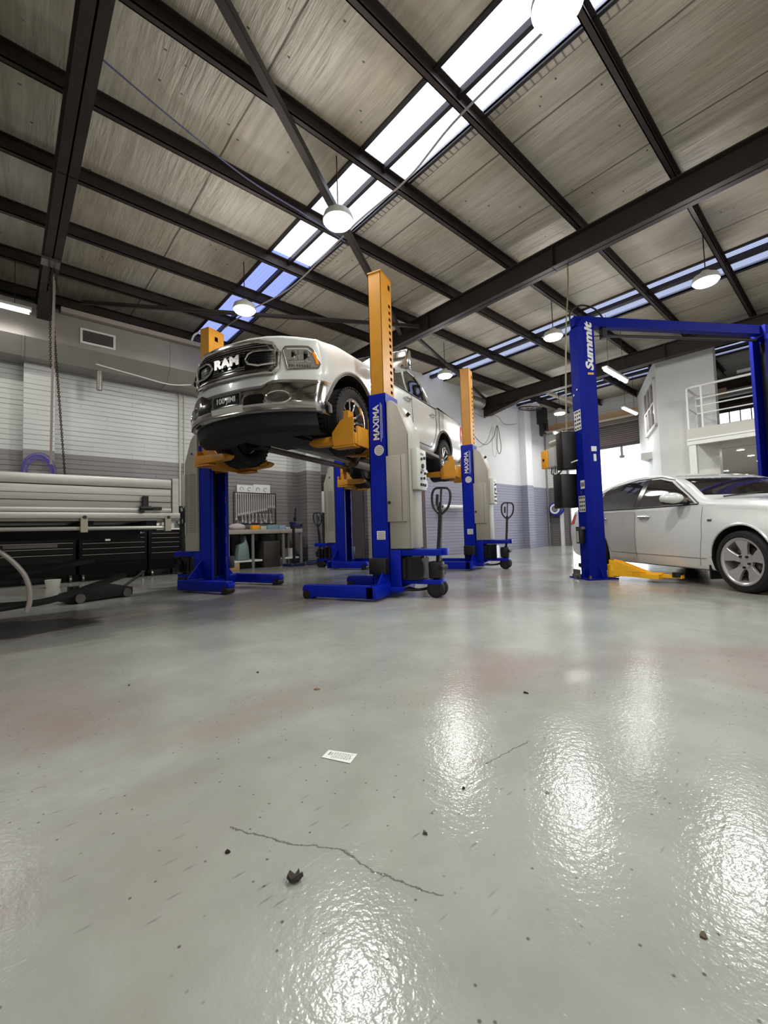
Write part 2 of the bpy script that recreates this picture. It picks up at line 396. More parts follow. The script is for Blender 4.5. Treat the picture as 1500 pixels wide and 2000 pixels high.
def crom(vals, k):
    out = []
    for i in range(len(vals)-1):
        p0, p1, p2, p3 = vals[max(i-1, 0)], vals[i], vals[i+1], vals[min(i+2, len(vals)-1)]
        for j in range(k):
            t = j/k; out.append(tuple(.5*((2*b)+(c-a)*t+(2*a-5*b+4*c-d)*t*t+(3*b-a-3*c+d)*t**3) for a, b, c, d in zip(p0, p1, p2, p3)))
    return out+[tuple(vals[-1])]
def loft(stations, ku=4, kv=3, deform=None):
    """stations: (x, [(y,z)...] half section bottom centre -> top centre)"""
    secs = [[(s[0],)+tuple(q) for q in crom(s[1], kv)] for s in stations]
    cols = [crom([s[i] for s in secs], ku) for i in range(len(secs[0]))]
    bm = bmesh.new(); rings = []
    for j in range(len(cols[0])):
        half = [cols[i][j] for i in range(len(cols))]
        full = half+[(p[0], -p[1], p[2]) for p in half[-2:0:-1]]
        rings.append([bm.verts.new(deform(Vector(p)) if deform else p) for p in full])
    n = len(rings[0])
    for a, b in zip(rings[:-1], rings[1:]):
        for k in range(n): bm.faces.new((a[k], a[(k+1) % n], b[(k+1) % n], b[k]))
    m = len(cols); MM = 16
    for R, jj in ((rings[0], 0), (rings[-1], len(cols[0])-1)):    # end caps gridded across the width
        rows = []
        for k in range(1, m-1):
            q = cols[k][jj]; row = [R[k]]
            for c_ in range(1, MM):
                pt = (q[0], q[1]*(1-2*c_/MM), q[2]); row.append(bm.verts.new(deform(Vector(pt)) if deform else pt))
            rows.append(row+[R[n-k]])
        for r0, r1 in zip(rows[:-1], rows[1:]):
            for c_ in range(MM): bm.faces.new((r0[c_], r0[c_+1], r1[c_+1], r1[c_]))
        for c_ in range(MM): bm.faces.new((R[0], rows[0][c_], rows[0][c_+1])); bm.faces.new((R[m-1], rows[-1][c_], rows[-1][c_+1]))
    bmesh.ops.recalc_face_normals(bm, faces=bm.faces)
    return bm
def boolean(o, cutters, op='DIFFERENCE'):
    tb_ = bmesh.new(); tb_.from_mesh(o.data); bmesh.ops.triangulate(tb_, faces=tb_.faces[:]); tb_.to_mesh(o.data); tb_.free()
    for cbm, cm in cutters:
        c = obj('cut', cbm, cm, o.parent, smooth=False)
        md = o.modifiers.new('b', 'BOOLEAN'); md.object = c; md.operation = op; md.solver = 'EXACT'
        try: md.material_mode = 'TRANSFER'
        except Exception: pass
        dg = bpy.context.evaluated_depsgraph_get(); dg.update()
        me = bpy.data.meshes.new_from_object(o.evaluated_get(dg))
        o.modifiers.clear(); old = o.data; o.data = me; me.name = old.name; bpy.data.objects.remove(c)
    o.data.shade_smooth(); o.data.set_sharp_from_angle(angle=math.radians(35))
    return o
def ordinal(i): return ['first', 'second', 'third', 'fourth', 'fifth', 'sixth', 'seventh', 'eighth', 'ninth', 'tenth', 'eleventh', 'twelfth', 'thirteenth', 'fourteenth', 'fifteenth', 'sixteenth', 'seventeenth', 'eighteenth', 'nineteenth', 'twentieth'][i]

# ================================================================ THE BUILDING
YL, YR, XE, XJ = 10.4, 8.6, 16.8, 7.1      # left wall, right wall, end wall, jog
ZP = 5.27                                   # underside of purlins
ZC = 5.47                                   # underside of roof sheet
BRL = brick_mat('painted_brick_left', 'x', 2.47, (.79, .79, .78), (.505, .49, .49))
BRR = brick_mat('painted_brick_right', 'x', 2.36, (.82, .82, .83), (.53, .53, .60), True)  # lower lilac grey has the bluish daylight mixed into the paint colour
BRY = brick_mat('painted_brick_end', 'y', 2.36, (.80, .80, .79), (.43, .41, .41))

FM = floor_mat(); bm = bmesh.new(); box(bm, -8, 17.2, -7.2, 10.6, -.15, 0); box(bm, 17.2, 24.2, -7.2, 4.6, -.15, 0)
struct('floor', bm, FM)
ext = struct('driveway', bx(17.2, 40, 4.66, 30, -.15, -.01), mat('pale_outdoor_concrete', (.80, .79, .77), .8, var=.05)); tag(ext, 'pale concrete outside the raised roller shutter', 'driveway', kind='structure')
bm = bmesh.new(); box(bm, -8, XJ+.2, YL, YL+.2, 0, 5.6)
box(bm, .26, .72, YL-.22, YL, 0, 5.2); box(bm, 6.09, 6.55, 9.92, YL, 0, 5.2)
struct('wall_left', bm, BRL)
struct('wall_return', bx(XJ, XJ+.2, YR, YL, 0, 5.6), BRY)
bm = bmesh.new(); box(bm, XJ+.2, XE+.2, YR, YR+.2, 0, 5.6); box(bm, 14.66, 15.1, YR-.27, YR, 0, 5.2)
struct('wall_right', bm, BRR)
bm = bmesh.new(); DY0, DY1, DZ = 4.72, 7.78, 4.4; XF = 24.
box(bm, XE, XE+.2, DY1, YR, 0, 5.6); box(bm, XE, XE+.2, DY0, DY1, DZ, 5.6); box(bm, XE, XE+.2, 2.95, DY0, 0, 5.6)
struct('wall_end', bm, BRY)
struct('wall_back', bx(-8, XF, -7.2, -7, 0, 5.6), WALLW)
struct('wall_far', bx(XF, XF+.2, -7, 5.2, 0, 5.6), WALLW)
struct('wall_passage', bx(XE, XF, 4.45, 4.65, 0, 5.6), WALLW)
struct('wall_side', bx(-8.2, -8, -7.2, YL, 0, 5.6), WALLW)

# roof sheet with three translucent strips
SKY = [(3.28, 4.05), (9.42, 10.34), (14.35, 15.2)]
CM = ceiling_mat(); bm = bmesh.new(); x0 = -8.
for a, b in SKY: box(bm, x0, a, -7, YL+.1, ZC, ZC+.06); x0 = b
box(bm, x0, XE+.2, -7, YL+.1, ZC, ZC+.06); box(bm, XE+.2, 24.2, -7, 4.66, ZC, ZC+.06)
struct('ceiling', bm, CM)
SW = skylight_mat('clear_roof_panel', (.97, .97, .99), .75); SB = skylight_mat('bluish_roof_panel', (.61, .63, .75), .92); SG = skylight_mat('ribbed_roof_panel', (.72, .73, .78), .35)
DARKT = mat('dark_trim_steel', (.14, .12, .13), .5, .3)
wn = 1
for si, (a, b) in enumerate(SKY):
    ys = [(-7, 6.3, SW), (6.3, 7.7, SB), (7.7, 8.95, SB), (8.95, YL, SB)] if si == 0 else [(-7, YL, SG)]
    for y0, y1, m_ in ys:
        struct('window_%d' % wn, bx(a, b, y0, y1, ZC+.03, ZC+.04), m_); wn += 1
    bm = bmesh.new(); c0 = a+(b-a)*(.44 if si == 0 else .30); w = .05 if si == 0 else .13
    box(bm, c0, c0+w, -7, YL, ZC-.06, ZC+.02)
    box(bm, a-.05, a, -7, YL, ZC-.03, ZC+.07); box(bm, b, b+.04, -7, YL, ZC-.02, ZC+.07)
    struct('trim_%d' % (si+1), bm, DARKT)
bm = bmesh.new()
for (a, b) in SKY[:1]:
    for k in range(150):
        y = -2.+k*.085
        if y > 9: break
        box(bm, b+.04, b+.15, y, y+.012, ZC-.006, ZC)
    box(bm, b+.145, b+.15, -2, 9, ZC-.006, ZC)
struct('trim_4', bm, GREYT)

# purlins (C sections) and portal rafters
plab = ['furthest behind the camera', 'second behind the camera', 'third behind the camera', 'just behind the camera', 'directly over the camera', 'crossing the white end of the long roof light', 'crossing above the torn bluish roof flashing', 'crossing just above the brightest high bay lamp', 'third out from the brick wall', 'second out from the brick wall', 'nearest to the brick wall']
for i in range(11):
    y = 10.1-1.235*(10-i); ln = XE if y < YR else XJ
    bm = bmesh.new(); box(bm, -8, ln, y-.07, y, ZP, ZP+.012); box(bm, -8, ln, y-.012, y, ZP, ZC); box(bm, -8, ln, y-.07, y, ZC-.012, ZC); box(bm, -8, ln, y-.07, y-.06, ZP, ZP+.03)
    o = obj('roof_purlin', bm, STEELD, smooth=False); tag(o, 'dark steel roof purlin running the length of the shop, '+plab[i], 'purlin', 'roof purlins', 'structure')
rl = {-5.8: 'at the far left behind the camera', .36: 'over the tray truck holding the hanging chains', 6.47: 'passing above the raised white pickup', 12.3: 'above the white balcony and office', }
for x, lb in rl.items():
    Y1 = YL if x < XJ-.5 else YR
    bm = bmesh.new(); w = .20; x = x+.05
    box(bm, x, x+w, -7, Y1, 4.9, 4.918); box(bm, x, x+w, -7, Y1, ZP-.018, ZP); box(bm, x+w/2-.008, x+w/2+.008, -7, Y1, 4.9, ZP)
    for k in range(6):
        yy = -5+k*2.7; box(bm, x+.02, x+w-.02, yy, yy+.012, 4.9, ZP)
    # haunch and steel column at the wall
    prism(bm, [(Y1-1.6, 4.9), (Y1, 4.9), (Y1, 4.6)], 'x', x+w/2-.008, x+w/2+.008)
    vs = [bm.verts.new(p) for p in ((x, Y1-1.6, 4.9), (x+w, Y1-1.6, 4.9), (x+w, Y1-.22, 4.64), (x, Y1-.22, 4.64))]; bm.faces.new(vs)
    o = obj('roof_rafter', bm, STEELD, smooth=False); tag(o, 'dark steel portal rafter '+lb, 'rafter', 'portal rafters', 'structure')
def brace(p0, p1, w, lb, nm='roof_brace'):
    bm = bmesh.new(); d = (Vector(p1)-Vector(p0)); L_ = d.length; M = frame(p0, d, Vector((0, 0, 1)).cross(d) if abs(d.normalized().z) < .9 else (1, 0, 0))
    box(bm, 0, L_, 0, w, 0, .008, M); box(bm, 0, L_, 0, .008, -w*.0, w, M)
    return tag(obj(nm, bm, STEELD, smooth=False), lb, 'brace', 'roof bracing', 'structure')
brace((.6, 2.82, 5.2), (6.46, 6.45, 5.02), .09, 'steel angle brace slanting from top centre down behind the yellow lift mast')
brace((1.0, 9.1, 5.0), (6.46, 5.95, 5.0), .06, 'thin flat tie crossing low behind the lamp over the pickup bonnet')
brace((6.72, 6.3, 5.0), (12.28, 9.5-1.2, 5.1), .06, 'thin diagonal tie over the far bay')

# roller shutter in the end wall
sm = NT('corrugated_shutter_steel'); _, _, zz = sm.xyz(sm.pos()); wv = sm.math('SINE', sm.math('MULTIPLY', zz, 2*PI/.075))
sm.L.new(sm.mix(sm.ramp(wv, [(.3, 0.), (.9, 1.)]), L4((.38, .34, .33)), L4((.56, .53, .51))), sm.p.inputs['Base Color']); sm.p.inputs['Roughness'].default_value = .45; sm.p.inputs['Metallic'].default_value = .3
sm.L.new(sm.bump(wv, .8, .02), sm.p.inputs['Normal'])
bm = bmesh.new(); box(bm, XE+.03, XE+.07, DY0, DY1, 3.72, DZ); door = struct('door_1', bm, sm.m)
bm = bmesh.new(); box(bm, XE+.0, XE+.1, DY0, DY1, 3.62, 3.72); obj('bottom_rail', bm, DARKT, door, smooth=False)
bm = bmesh.new(); cyl(bm, (XE-.02, DY0, 4.62), (XE-.02, DY1, 4.62), .24, n=24); obj('shutter_roll', bm, sm.m, door)
bm = bmesh.new(); box(bm, XE-.05, XE+.02, DY0-.02, DY0+.07, 0, DZ); box(bm, XE-.05, XE+.02, DY1-.07, DY1+.02, 0, DZ); obj('guide_rail', bm, STEEL, door, smooth=False)
bm = bmesh.new(); box(bm, XE+.03, XE+.06, 5.72, 5.80, 3.25, 3.62); box(bm, XE+.02, XE+.07, 5.68, 5.84, 3.2, 3.3); obj('lock_bar', bm, GREYT, door, smooth=False)
bm = tb(arcpts((XE-.08, 4.98, 3.15), .13, 0, 2*PI, 20, (0, 1, 0), (0, 0, 1))[:-1], .012, 6, True); obj('hoist_chain', bm, STEEL, door)
# upper gallery behind the balcony: dark brown back wall with a glowing strip window
GX = 18.0; GD = mat('dark_gallery_wall', (.27, .225, .20), .7, var=.2)
bm = bmesh.new(); box(bm, GX, GX+.1, -7, 1.95, 2.9, 5.4); box(bm, GX, GX+.1, 1.95, 3.1, 2.9, 4.02); box(bm, GX, GX+.1, 1.95, 3.1, 4.43, 5.4); box(bm, GX, GX+.1, 3.1, 4.4, 2.9, 5.4)
struct('wall_gallery', bm, GD)
w = struct('window_%d' % wn, bx(GX+.04, GX+.06, 1.95, 3.1, 4.02, 4.43), mat('glowing_daylight_pane', (.9, .92, .95), .4, emit=(.97, .98, 1), estr=2.2))  # pane glows by itself in place of daylight behind it
bm = bmesh.new()
for k in range(5): box(bm, GX-.02, GX+.07, 1.95+k*.28, 1.975+k*.28, 4.02, 4.43)
box(bm, GX-.02, GX+.07, 1.95, 3.1, 4.02, 4.05); box(bm, GX-.02, GX+.07, 1.95, 3.1, 4.40, 4.43)
obj('window_frame', bm, mat('dark_frame', (.2, .18, .17), .5), w, smooth=False)
o = obj('gallery_beam', bx(16.6, 16.8, -6, 3.0, 4.62, 4.80), mat('gallery_grey_beam', (.55, .53, .51), .5), smooth=False); tag(o, 'pale grey beam crossing the dark gallery behind the balcony rails', 'beam', kind='structure')
o = obj('gallery_beam', bx(15.6, 15.7, -6, 2.2, 4.98, 5.06), WPLAS, smooth=False); tag(o, 'white rail high in the dark gallery behind the balcony', 'beam', kind='structure')
# timber lintel along the end wall
o = obj('lintel_beam', bx(XE-.32, XE-.2, 2.6, YR, 4.6, 4.86), WOOD, smooth=False); tag(o, 'long pale timber beam above the roller shutter', 'beam', kind='structure')
bm = bmesh.new(); box(bm, XE-.5, XE-.32, 3.2, YR, 4.56, 4.60); o = obj('beam_ledge', bm, mat('pale_trim', (.72, .69, .62), .5), smooth=False); tag(o, 'thin pale ledge under the timber beam over the shutter', 'ledge', kind='structure')
o = obj('corner_post', bx(XE-.12, XE-.02, 8.0, 8.12, 0, 4.5), WALLW, smooth=False); tag(o, 'slim white painted post beside the hose reel in the far corner', 'post', kind='structure')

# office box with slanting side wall
bm = bmesh.new(); ang = math.radians(24); e = Vector((13.2, 3.56)); f_ = e+Vector((math.cos(ang), math.sin(ang)))*3.75
poly = [(13.2, 2.3), (13.2, 3.56), (f_.x, f_.y), (13.6, 3.56), (13.5, 2.3)]
prism(bm, poly, 'z', 0, ZP-.02)
o = obj('office_wall', bm, WALLW, smooth=False); tag(o, 'tall white office block with slanting side beside the roller shutter', 'wall', kind='structure')
def offp(s, z, d=0.): return (13.2+math.cos(ang)*s-math.sin(ang)*d, 3.56+math.sin(ang)*s+math.cos(ang)*d, z)
Mo = Matrix.Translation((13.2, 3.56, 0)) @ Matrix.Rotation(ang, 4, 'Z')
w = struct('window_%d' % (wn+1), bx(.22, 1.9, .02, .03, 3.5, 4.75, M=Mo), mat('office_window_glass', (.35, .31, .31), .06, spec=.8))
bm = bmesh.new()
for a_, b_, c_, d_ in ((.16, 1.96, 3.44, 3.52), (.16, 1.96, 4.73, 4.8), (.16, .24, 3.44, 4.8), (1.88, 1.96, 3.44, 4.8), (.78, .81, 3.5, 4.75), (1.34, 1.37, 3.5, 4.75), (.2, 1.9, 4.1, 4.14)): box(bm, a_, b_, .0, .06, c_, d_, Mo)
obj('window_frame', bm, WPLAS, w, smooth=False)

# mezzanine balcony
bal = thing('balcony', 'white painted steel balcony with rounded pipe railing in front of the office', 'balcony', (12.2, 2.72, 0))
def sl(nm, bm, m_, par=bal, **k): return obj(nm, bm, m_, par, **k)
sl('deck', bx(0, 2.2, -7.5, 0, 2.72, 2.98), mat('balcony_cream', (.72, .71, .68), .55), smooth=False)
sl('fascia_strip', bx(-.02, 0, -7.5, 0, 2.70, 2.74), WPLAS, smooth=False)
sl('column', bx(.02, .16, -.16, -.02, 0, 2.72), WALLW, smooth=False)
rp = tb(arcpts((.06+.12, -.1, 3.93), .12, PI, PI/2, 6, (1, 0, 0), (0, 0, 1)), .01, 4); rp.free()
R_ = .022
for k, z in enumerate((3.98, 3.68, 3.50, 3.32)):
    if k == 0:
        pts = [(1.0, -.03, z)]+[(.6, -.03, z), (.3, -.03, z), (.14, -.04, z), (.06, -.09, z), (.04, -.2, z), (.04, -.5, z), (.04, -1.2, z), (.04, -4, z), (.04, -7.4, z)]
        sl('handrail', tb(smooth_pts(pts, 4), .028, 10), WPLAS)
    else: sl('rail', tb([(.04, -.22, z), (.04, -7.4, z)], .016, 8), WPLAS)
for y in (-.02, -.3, -2.3, -4.3): sl('baluster', tb([(.04, y-.02, 2.98), (.04, y-.02, 3.97)], .024, 8), WPLAS)
for y in (0,): sl('baluster', tb([(.9, -.03, 2.98), (.9, -.03, 3.97)], .024, 8), WPLAS)
sl('rail', tb([(.04, -.03, 3.5), (.9, -.03, 3.5)], .014, 8), WPLAS)
# lower room beyond the balcony: smooth ceiling with recessed downlights
sl('under_beam', bx(.0, .12, -7.4, 0, 2.60, 2.72), WALLW, smooth=False)
bm = bmesh.new(); box(bm, 14.4, 23.95, -6.9, 4.4, 2.70, 2.9)
o = obj('lower_ceiling', bm, mat('soffit_paint', (.74, .73, .71), .35), smooth=False); tag(o, 'smooth pale ceiling of the room under the gallery', 'ceiling', kind='structure')
DLM = mat('downlight_lens', (1, 1, 1), .3, emit=(1, .98, .95), estr=8)
for k, (x, y) in enumerate(((16.57, 3.41), (18.19, 3.42), (14.94, 2.14), (16.54, 2.14), (18.2, 2.14), (20.5, 3.4))):
    t_ = thing('downlight', 'round recessed downlight in the room under the balcony, '+['row by the column, nearest', 'row by the column, second', 'row towards the far lift post, nearest', 'row towards the far lift post, second', 'row towards the far lift post, third', 'row by the column, furthest'][k], 'downlight', (x, y, 2.70), 0, 'downlights under the balcony')
    obj('trim_ring', cy((0, 0, -.008), (0, 0, .0), .10, n=20), WPLAS, t_); obj('lens', cy((0, 0, -.014), (0, 0, -.008), .08, n=20), DLM, t_)
    area_light('downlight_glow', (0, 0, -.03), .15, 32, parent=t_)

# air duct along the left wall
DX0, DX1 = -3., 6.4
duct = thing('air_duct', 'large grey sheet metal air duct along the top of the brick wall', 'duct', (0, 9.62, 4.1))
obj('duct_body', pr([(0, .28), (0, .90), (.72, .90), (.72, 0), (.25, 0)], 'x', DX0, DX1), DWHITE, duct, smooth=False)
for x in (-1.6, .22, 2.62, 4.9): obj('duct_joint', prism(bmesh.new(), [(-.012, .275), (-.012, .91), (.73, .91), (.73, -.012), (.245, -.012)], 'x', x, x+.03), mat('duct_flange', (.58, .57, .55), .4, .3), duct, smooth=False)
bm = bmesh.new(); box(bm, 1.05, 1.62, -.03, 0, .37, .66); g = obj('vent_frame', bm, WPLAS, duct, smooth=False)
bm = bmesh.new(); box(bm, 1.09, 1.58, -.04, -.031, .41, .62); obj('vent_grille', bm, GLOSSB, g, smooth=False)
for k in range(8): pass
bm = bmesh.new()
for k in range(9): box(bm, 1.09, 1.58, -.046, -.041, .425+k*.022, .433+k*.022)
obj('vent_slat', bm, GREYT, g, smooth=False)
bm = bmesh.new(); box(bm, 1.28, 1.36, .05, .5, -.35, 0); o_ = obj('drop_pipe', tb([(1.4, .3, 0), (1.4, .3, -.38)], .05, 12), DWHITE, duct)
bm.free()
# cable trunking above the duct
o = obj('cable_tray', bx(.75, 6.0, 9.48, 9.59, 4.93, 5.02), mat('tray_grey', (.62, .58, .55), .5), smooth=False); tag(o, 'pale cable tray along the top edge of the air duct', 'cable tray')
# upper grey bulkhead strip on left wall under the duct
pipe = obj('conduit_pipe', tb([(3.02, YL-.03, 0), (3.02, YL-.03, 4.08)], .022, 8), PALE); tag(pipe, 'thin white conduit rising up the brick wall, nearer the tray truck', 'pipe', 'wall conduits')
pipe = obj('conduit_pipe', tb([(3.12, YL-.03, 0), (3.12, YL-.03, 4.08)], .016, 8), PALE); tag(pipe, 'thin white conduit rising up the brick wall, nearer the pickup', 'pipe', 'wall conduits')
pipe = obj('conduit_pipe', tb([(16.6, YR-.05, 0), (16.6, YR-.05, 4.9)], .03, 8), GREYT); tag(pipe, 'grey downpipe in the far corner where brick wall meets end wall', 'pipe')

# ---------------------------------------------------------------- lamps
LENS = mat('lamp_lens', (1, 1, 1), .3, emit=(1, .99, .95), estr=24)
def high_bay(x, y, z, lb, w=BAY_W):
    t = thing('high_bay_light', lb, 'ceiling lamp', (x, y, z), 0, 'round high bay lamps')
    bm = lathe(bmesh.new(), [(.001, .17), (.06, .17), (.08, .12), (.17, .09), (.19, .03), (.185, .0), (.17, .0)], 'z', 28); obj('housing', bm, PALE, t)
    obj('lens', cy((0, 0, -.03), (0, 0, .01), .155, n=24), LENS, t)
    obj('hanger', tb([(0, 0, .16), (0, 0, ZC-z)], .008, 6), STEELD, t)
    area_light('lamp_light', (0, 0, -.045), .30, w, parent=t)
    ld = bpy.data.lights.new('lamp_spill', 'POINT'); ld.energy = BAY_SPILL*w/BAY_W; ld.color = (1, .97, .93); ld.shadow_soft_size = .12
    lo = bpy.data.objects.new('lamp_spill', ld); C.objects.link(lo); lo.location = (0, 0, -.20); lo.parent = t
    return t
high_bay(3.05, 1.31, 4.62, 'bright round high bay lamp at the very top of the frame')
high_bay(3.08, 4.15, 4.62, 'brightest round high bay lamp hanging below the roof light above the pickup')
high_bay(3.06, 6.87, 4.62, 'round high bay lamp close behind the short yellow mast')
high_bay(8.42, 1.49, 4.62, 'round high bay lamp at the right edge above the two post lift crossbeam')
high_bay(8.35, 4.02, 4.62, 'round high bay lamp just left of the tall blue post top')
high_bay(8.25, 6.80, 4.62, 'small distant high bay lamp beside the far yellow mast', BAY_W*.8)
high_bay(13.9, 6.6, 4.55, 'tiny far high bay lamp half hidden behind the tall blue post', BAY_W*.7)
high_bay(3.05, -1.9, 4.62, 'unseen round high bay lamp behind the camera near the first roof light')  # unseen lamps from here; extra ones added to lighten the walls and chrome
high_bay(8.42, -1.6, 4.62, 'unseen round high bay lamp behind the camera near the second roof light')
high_bay(-3.0, 1.2, 4.62, 'unseen round high bay lamp behind and left of the camera')
high_bay(-3.0, -3.6, 4.62, 'unseen round high bay lamp at the far back corner behind the camera')
high_bay(-3.2, 6.9, 4.62, 'unseen round high bay lamp left of the frame over the tray truck cab', BAY_W*.8)
high_bay(3.05, -4.8, 4.62, 'unseen round high bay lamp at the back wall behind the camera')
high_bay(8.42, -4.6, 4.62, 'unseen round high bay lamp at the back wall behind the sedan')
TLENS = mat('tube_lens', (1, 1, 1), .3, emit=(1, .985, .96), estr=9)
def tube_light(p, L_, ang, lb, w=TUBE_W):
    t = thing('tube_light', lb, 'tube light', p, ang, 'linear tube lights')
    obj('housing', bx(-L_/2-.03, L_/2+.03, -.06, .06, .0, .05, bevel=.008), PALE, t)
    obj('diffuser', tb([(-L_/2, 0, -.02), (L_/2, 0, -.02)], .038, 12), TLENS, t)
    bm = bmesh.new()
    for s in (-1, 1): tube(bm, [(s*L_*.35, 0, .05), (s*L_*.35, 0, ZC-p[2])], .005, 5)
    obj('suspension_wire', bm, STEELD, t)
    area_light('tube_glow', (0, 0, -.065), L_, w, size_y=.07, parent=t)
tube_light((10.5, 3.62, 4.2), 1.25, 0, 'long bright tube light hanging just right of the tall blue post')
tube_light((14.3, 4.6, 4.25), 1.1, 0, 'short tube light in front of the roller shutter beam')
tube_light((15.6, 7.35, 4.2), 1.2, 0, 'far tube light above the hose reel corner')
tube_light((-.33, 9.1, 4.62), 1.25, 0, 'tube light at the left edge mounted high beside the air duct', TUBE_W*.6)
tube_light((10.2, -2.5, 4.2), 1.25, 0, 'tube light out of view over the sedan bonnet')

# ---------------------------------------------------------------- hanging cables, chains, hoses
def wire(nm, pts, r, m_, lb, cat='cable', k=6, group=None): return tag(obj(nm, tb(smooth_pts(pts, k), r, 6), m_), lb, cat, group)
wire('roof_cable', [(.65, 4.51, 5.25), (1.32, 4.66, 5.2), (2.22, 4.85, 5.17), (3.12, 4.93, 5.18), (3.9, 5.1, 5.25)], .010, mat('bluegrey_cable', (.30, .31, .42), .5), 'blue grey cable sagging from the left rafter to the roof light', k=5)
wire('roof_cable', [(3.6, .4, 5.26), (3.60, 1.79, 5.2), (3.63, 2.75, 5.18), (3.78, 3.6, 5.2), (3.74, 4.56, 5.18), (3.8, 5.4, 5.2), (3.78, 6.6, 5.14), (3.6, 7.9, 5.2), (3.5, 9.2, 5.25)], .013, GREYT, 'grey cable sagging under the long roof light')
wire('drop_cable', [(6.69, 2.93, 5.2), (6.69, 2.93, 4.7), (6.6, 2.92, 4.3), (6.5, 2.92, 3.8), (6.44, 2.93, 3.1), (6.42, 2.95, 2.4), (6.4, 2.95, 2.1)], .011, mat('yellowish_cable', (.50, .47, .33), .5), 'yellowish cable dropping from the roof down the back of the tall blue post')
wire('loop_cable', [(11.3, 8.5, 4.72), (11.55, 8.45, 3.95), (12.2, 8.45, 3.62), (12.75, 8.45, 3.95), (13.0, 8.45, 4.4), (12.95, 8.45, 3.6), (13.1, 8.45, 3.4), (13.2, 8.45, 3.7), (13.05, 8.45, 4.4)], .014, GREYT, 'dark cable hanging in a wide loop on the white wall')
wire('loop_cable', [(11.2, 8.45, 4.8), (12.0, 8.4, 4.55), (12.9, 8.4, 4.72), (13.4, 8.4, 4.5), (14.2, 8.4, 4.62)], .012, GREYT, 'thin cable draped along the top of the white wall')
wire('white_hose', [(3.02, 9.56, 4.95), (3.08, 9.5, 5.17), (3.25, 9.45, 5.25), (3.42, 9.5, 5.15), (3.50, 9.56, 4.92)], .022, WPLAS, 'white flexible hose arching over the air duct beside the short yellow mast', 'hose')
wire('white_cable', [(1.3, 9.6, 4.12), (2.0, 9.6, 4.05), (2.6, 9.6, 4.0), (3.05, 9.65, 4.1)], .012, WPLAS, 'white cable drooping under the air duct')
o = obj('cable_duct', bx(13.6, 16.4, 6.98, 7.10, 5.36, 5.47), mat('pale_trim', (.72, .69, .62), .5), smooth=False); tag(o, 'long pale cable duct under the roof beside the corner fan', 'duct')
# round wall fan near the far corner
fan = thing('wall_fan', 'dark round fan and bracket high in the far corner of the white wall', 'fan', (14.6, 7.9, 5.0))
bm = bmesh.new(); tube(bm, arcpts((-.3, 0, .1), .38, 0, 2*PI, 28, (1, 0, 0), (0, 1, .15))[:-1], .02, 6, True)
for k in range(6): a_ = k*PI/3; tube(bm, [(-.3, 0, .1), (-.3+.38*math.cos(a_), .38*math.sin(a_), .1+.057*math.sin(a_))], .008, 5)
obj('guard', bm, STEELD, fan)
obj('backing_disc', lathe(bmesh.new(), [(.001, .0), (.36, .0), (.36, .01), (.001, .01)], 'z', 28), mat('pale_pink_disc', (.72, .68, .69), .5), fan, loc=(-.3, 0, .18))
bm = bmesh.new(); box(bm, .45, .7, -.15, .15, -.35, .25); box(bm, .52, .62, -.06, .1, -.75, -.3); cyl(bm, (.75, 0, -.1), (.75, 0, .25), .12); cyl(bm, (.5, 0, -.75), (.72, 0, -.72), .08); box(bm, .66, .84, -.1, .1, -.6, -.15)
obj('motor', bm, BLACK, fan)
# insulated pipe bundle above far mast
bm = bmesh.new(); cyl(bm, (11.3, 8.35, 4.98), (12.0, 8.35, 4.98), .17, n=14); o = obj('flexible_duct', bm, mat('crinkled_foil', (.55, .53, .5), .4, .5, bump=.8, bscale=14)); tag(o, 'crinkled foil duct under the roof behind the far yellow mast', 'duct')
# chains
def chain(p0, p1, lb, step=.045, r=.0055, big=1.):
    p0, p1 = Vector(p0), Vector(p1); d = p1-p0; n = int(d.length/step); dd = d.normalized(); bm = bmesh.new(); s_ = Vector((1, 0, 0)); t_ = dd.cross(s_).normalized()
    for i in range(n):
        c = p0+dd*(i+.5)*step; a_ = s_ if i % 2 else t_
        pts = [c+dd*(.03*big*math.cos(q))+a_*(.016*big*math.sin(q)) for q in [2*PI*k/8 for k in range(8)]]; tube(bm, pts, r*big, 4, True)
    return tag(obj('hoist_chain', bm, mat('oily_chain_steel', (.24, .19, .17), .4, .8)), lb, 'chain', 'chains hanging from the rafter')
chain((.47, 7.8, 5.15), (.50, 7.78, 3.25), 'short dark chain hanging from the left rafter', .034, .0055, .85)
chain((.49, 7.95, 5.15), (.59, 7.9, 4.5), 'bundled chain end at the rafter hook', .034, .0055, .85)
chain((.50, 8.2, 5.0), (.82, 9.45, 1.9), 'long dark chain slanting down in front of the brick wall', .034, .006, .9)
tag(obj('lifting_strap', pr([(.445, 0), (.475, 0), (.475, -3.2), (.445, -3.2)], 'y', 0, .05, M=Matrix.Translation((.10, 8.1, 5.15)) @ Matrix.Rotation(math.radians(8), 4, 'X')), mat('dirty_white_strap', (.55, .5, .47), .8)), 'dirty pale lifting strap beside the hanging chains', 'strap')
bm = tb(arcpts((.49, 7.8, 5.0), .05, -PI*.8, PI*.9, 12, (1, 0, 0), (0, 0, 1)), .014, 8); tube(bm, [(.49, 7.8, 5.05), (.49, 7.8, 5.2)], .02, 8); box(bm, .38, .6, 7.7, 7.9, 4.86, 4.9)
tag(obj('beam_hook', bm, STEEL), 'steel lifting hook clamped to the left rafter', 'hook')
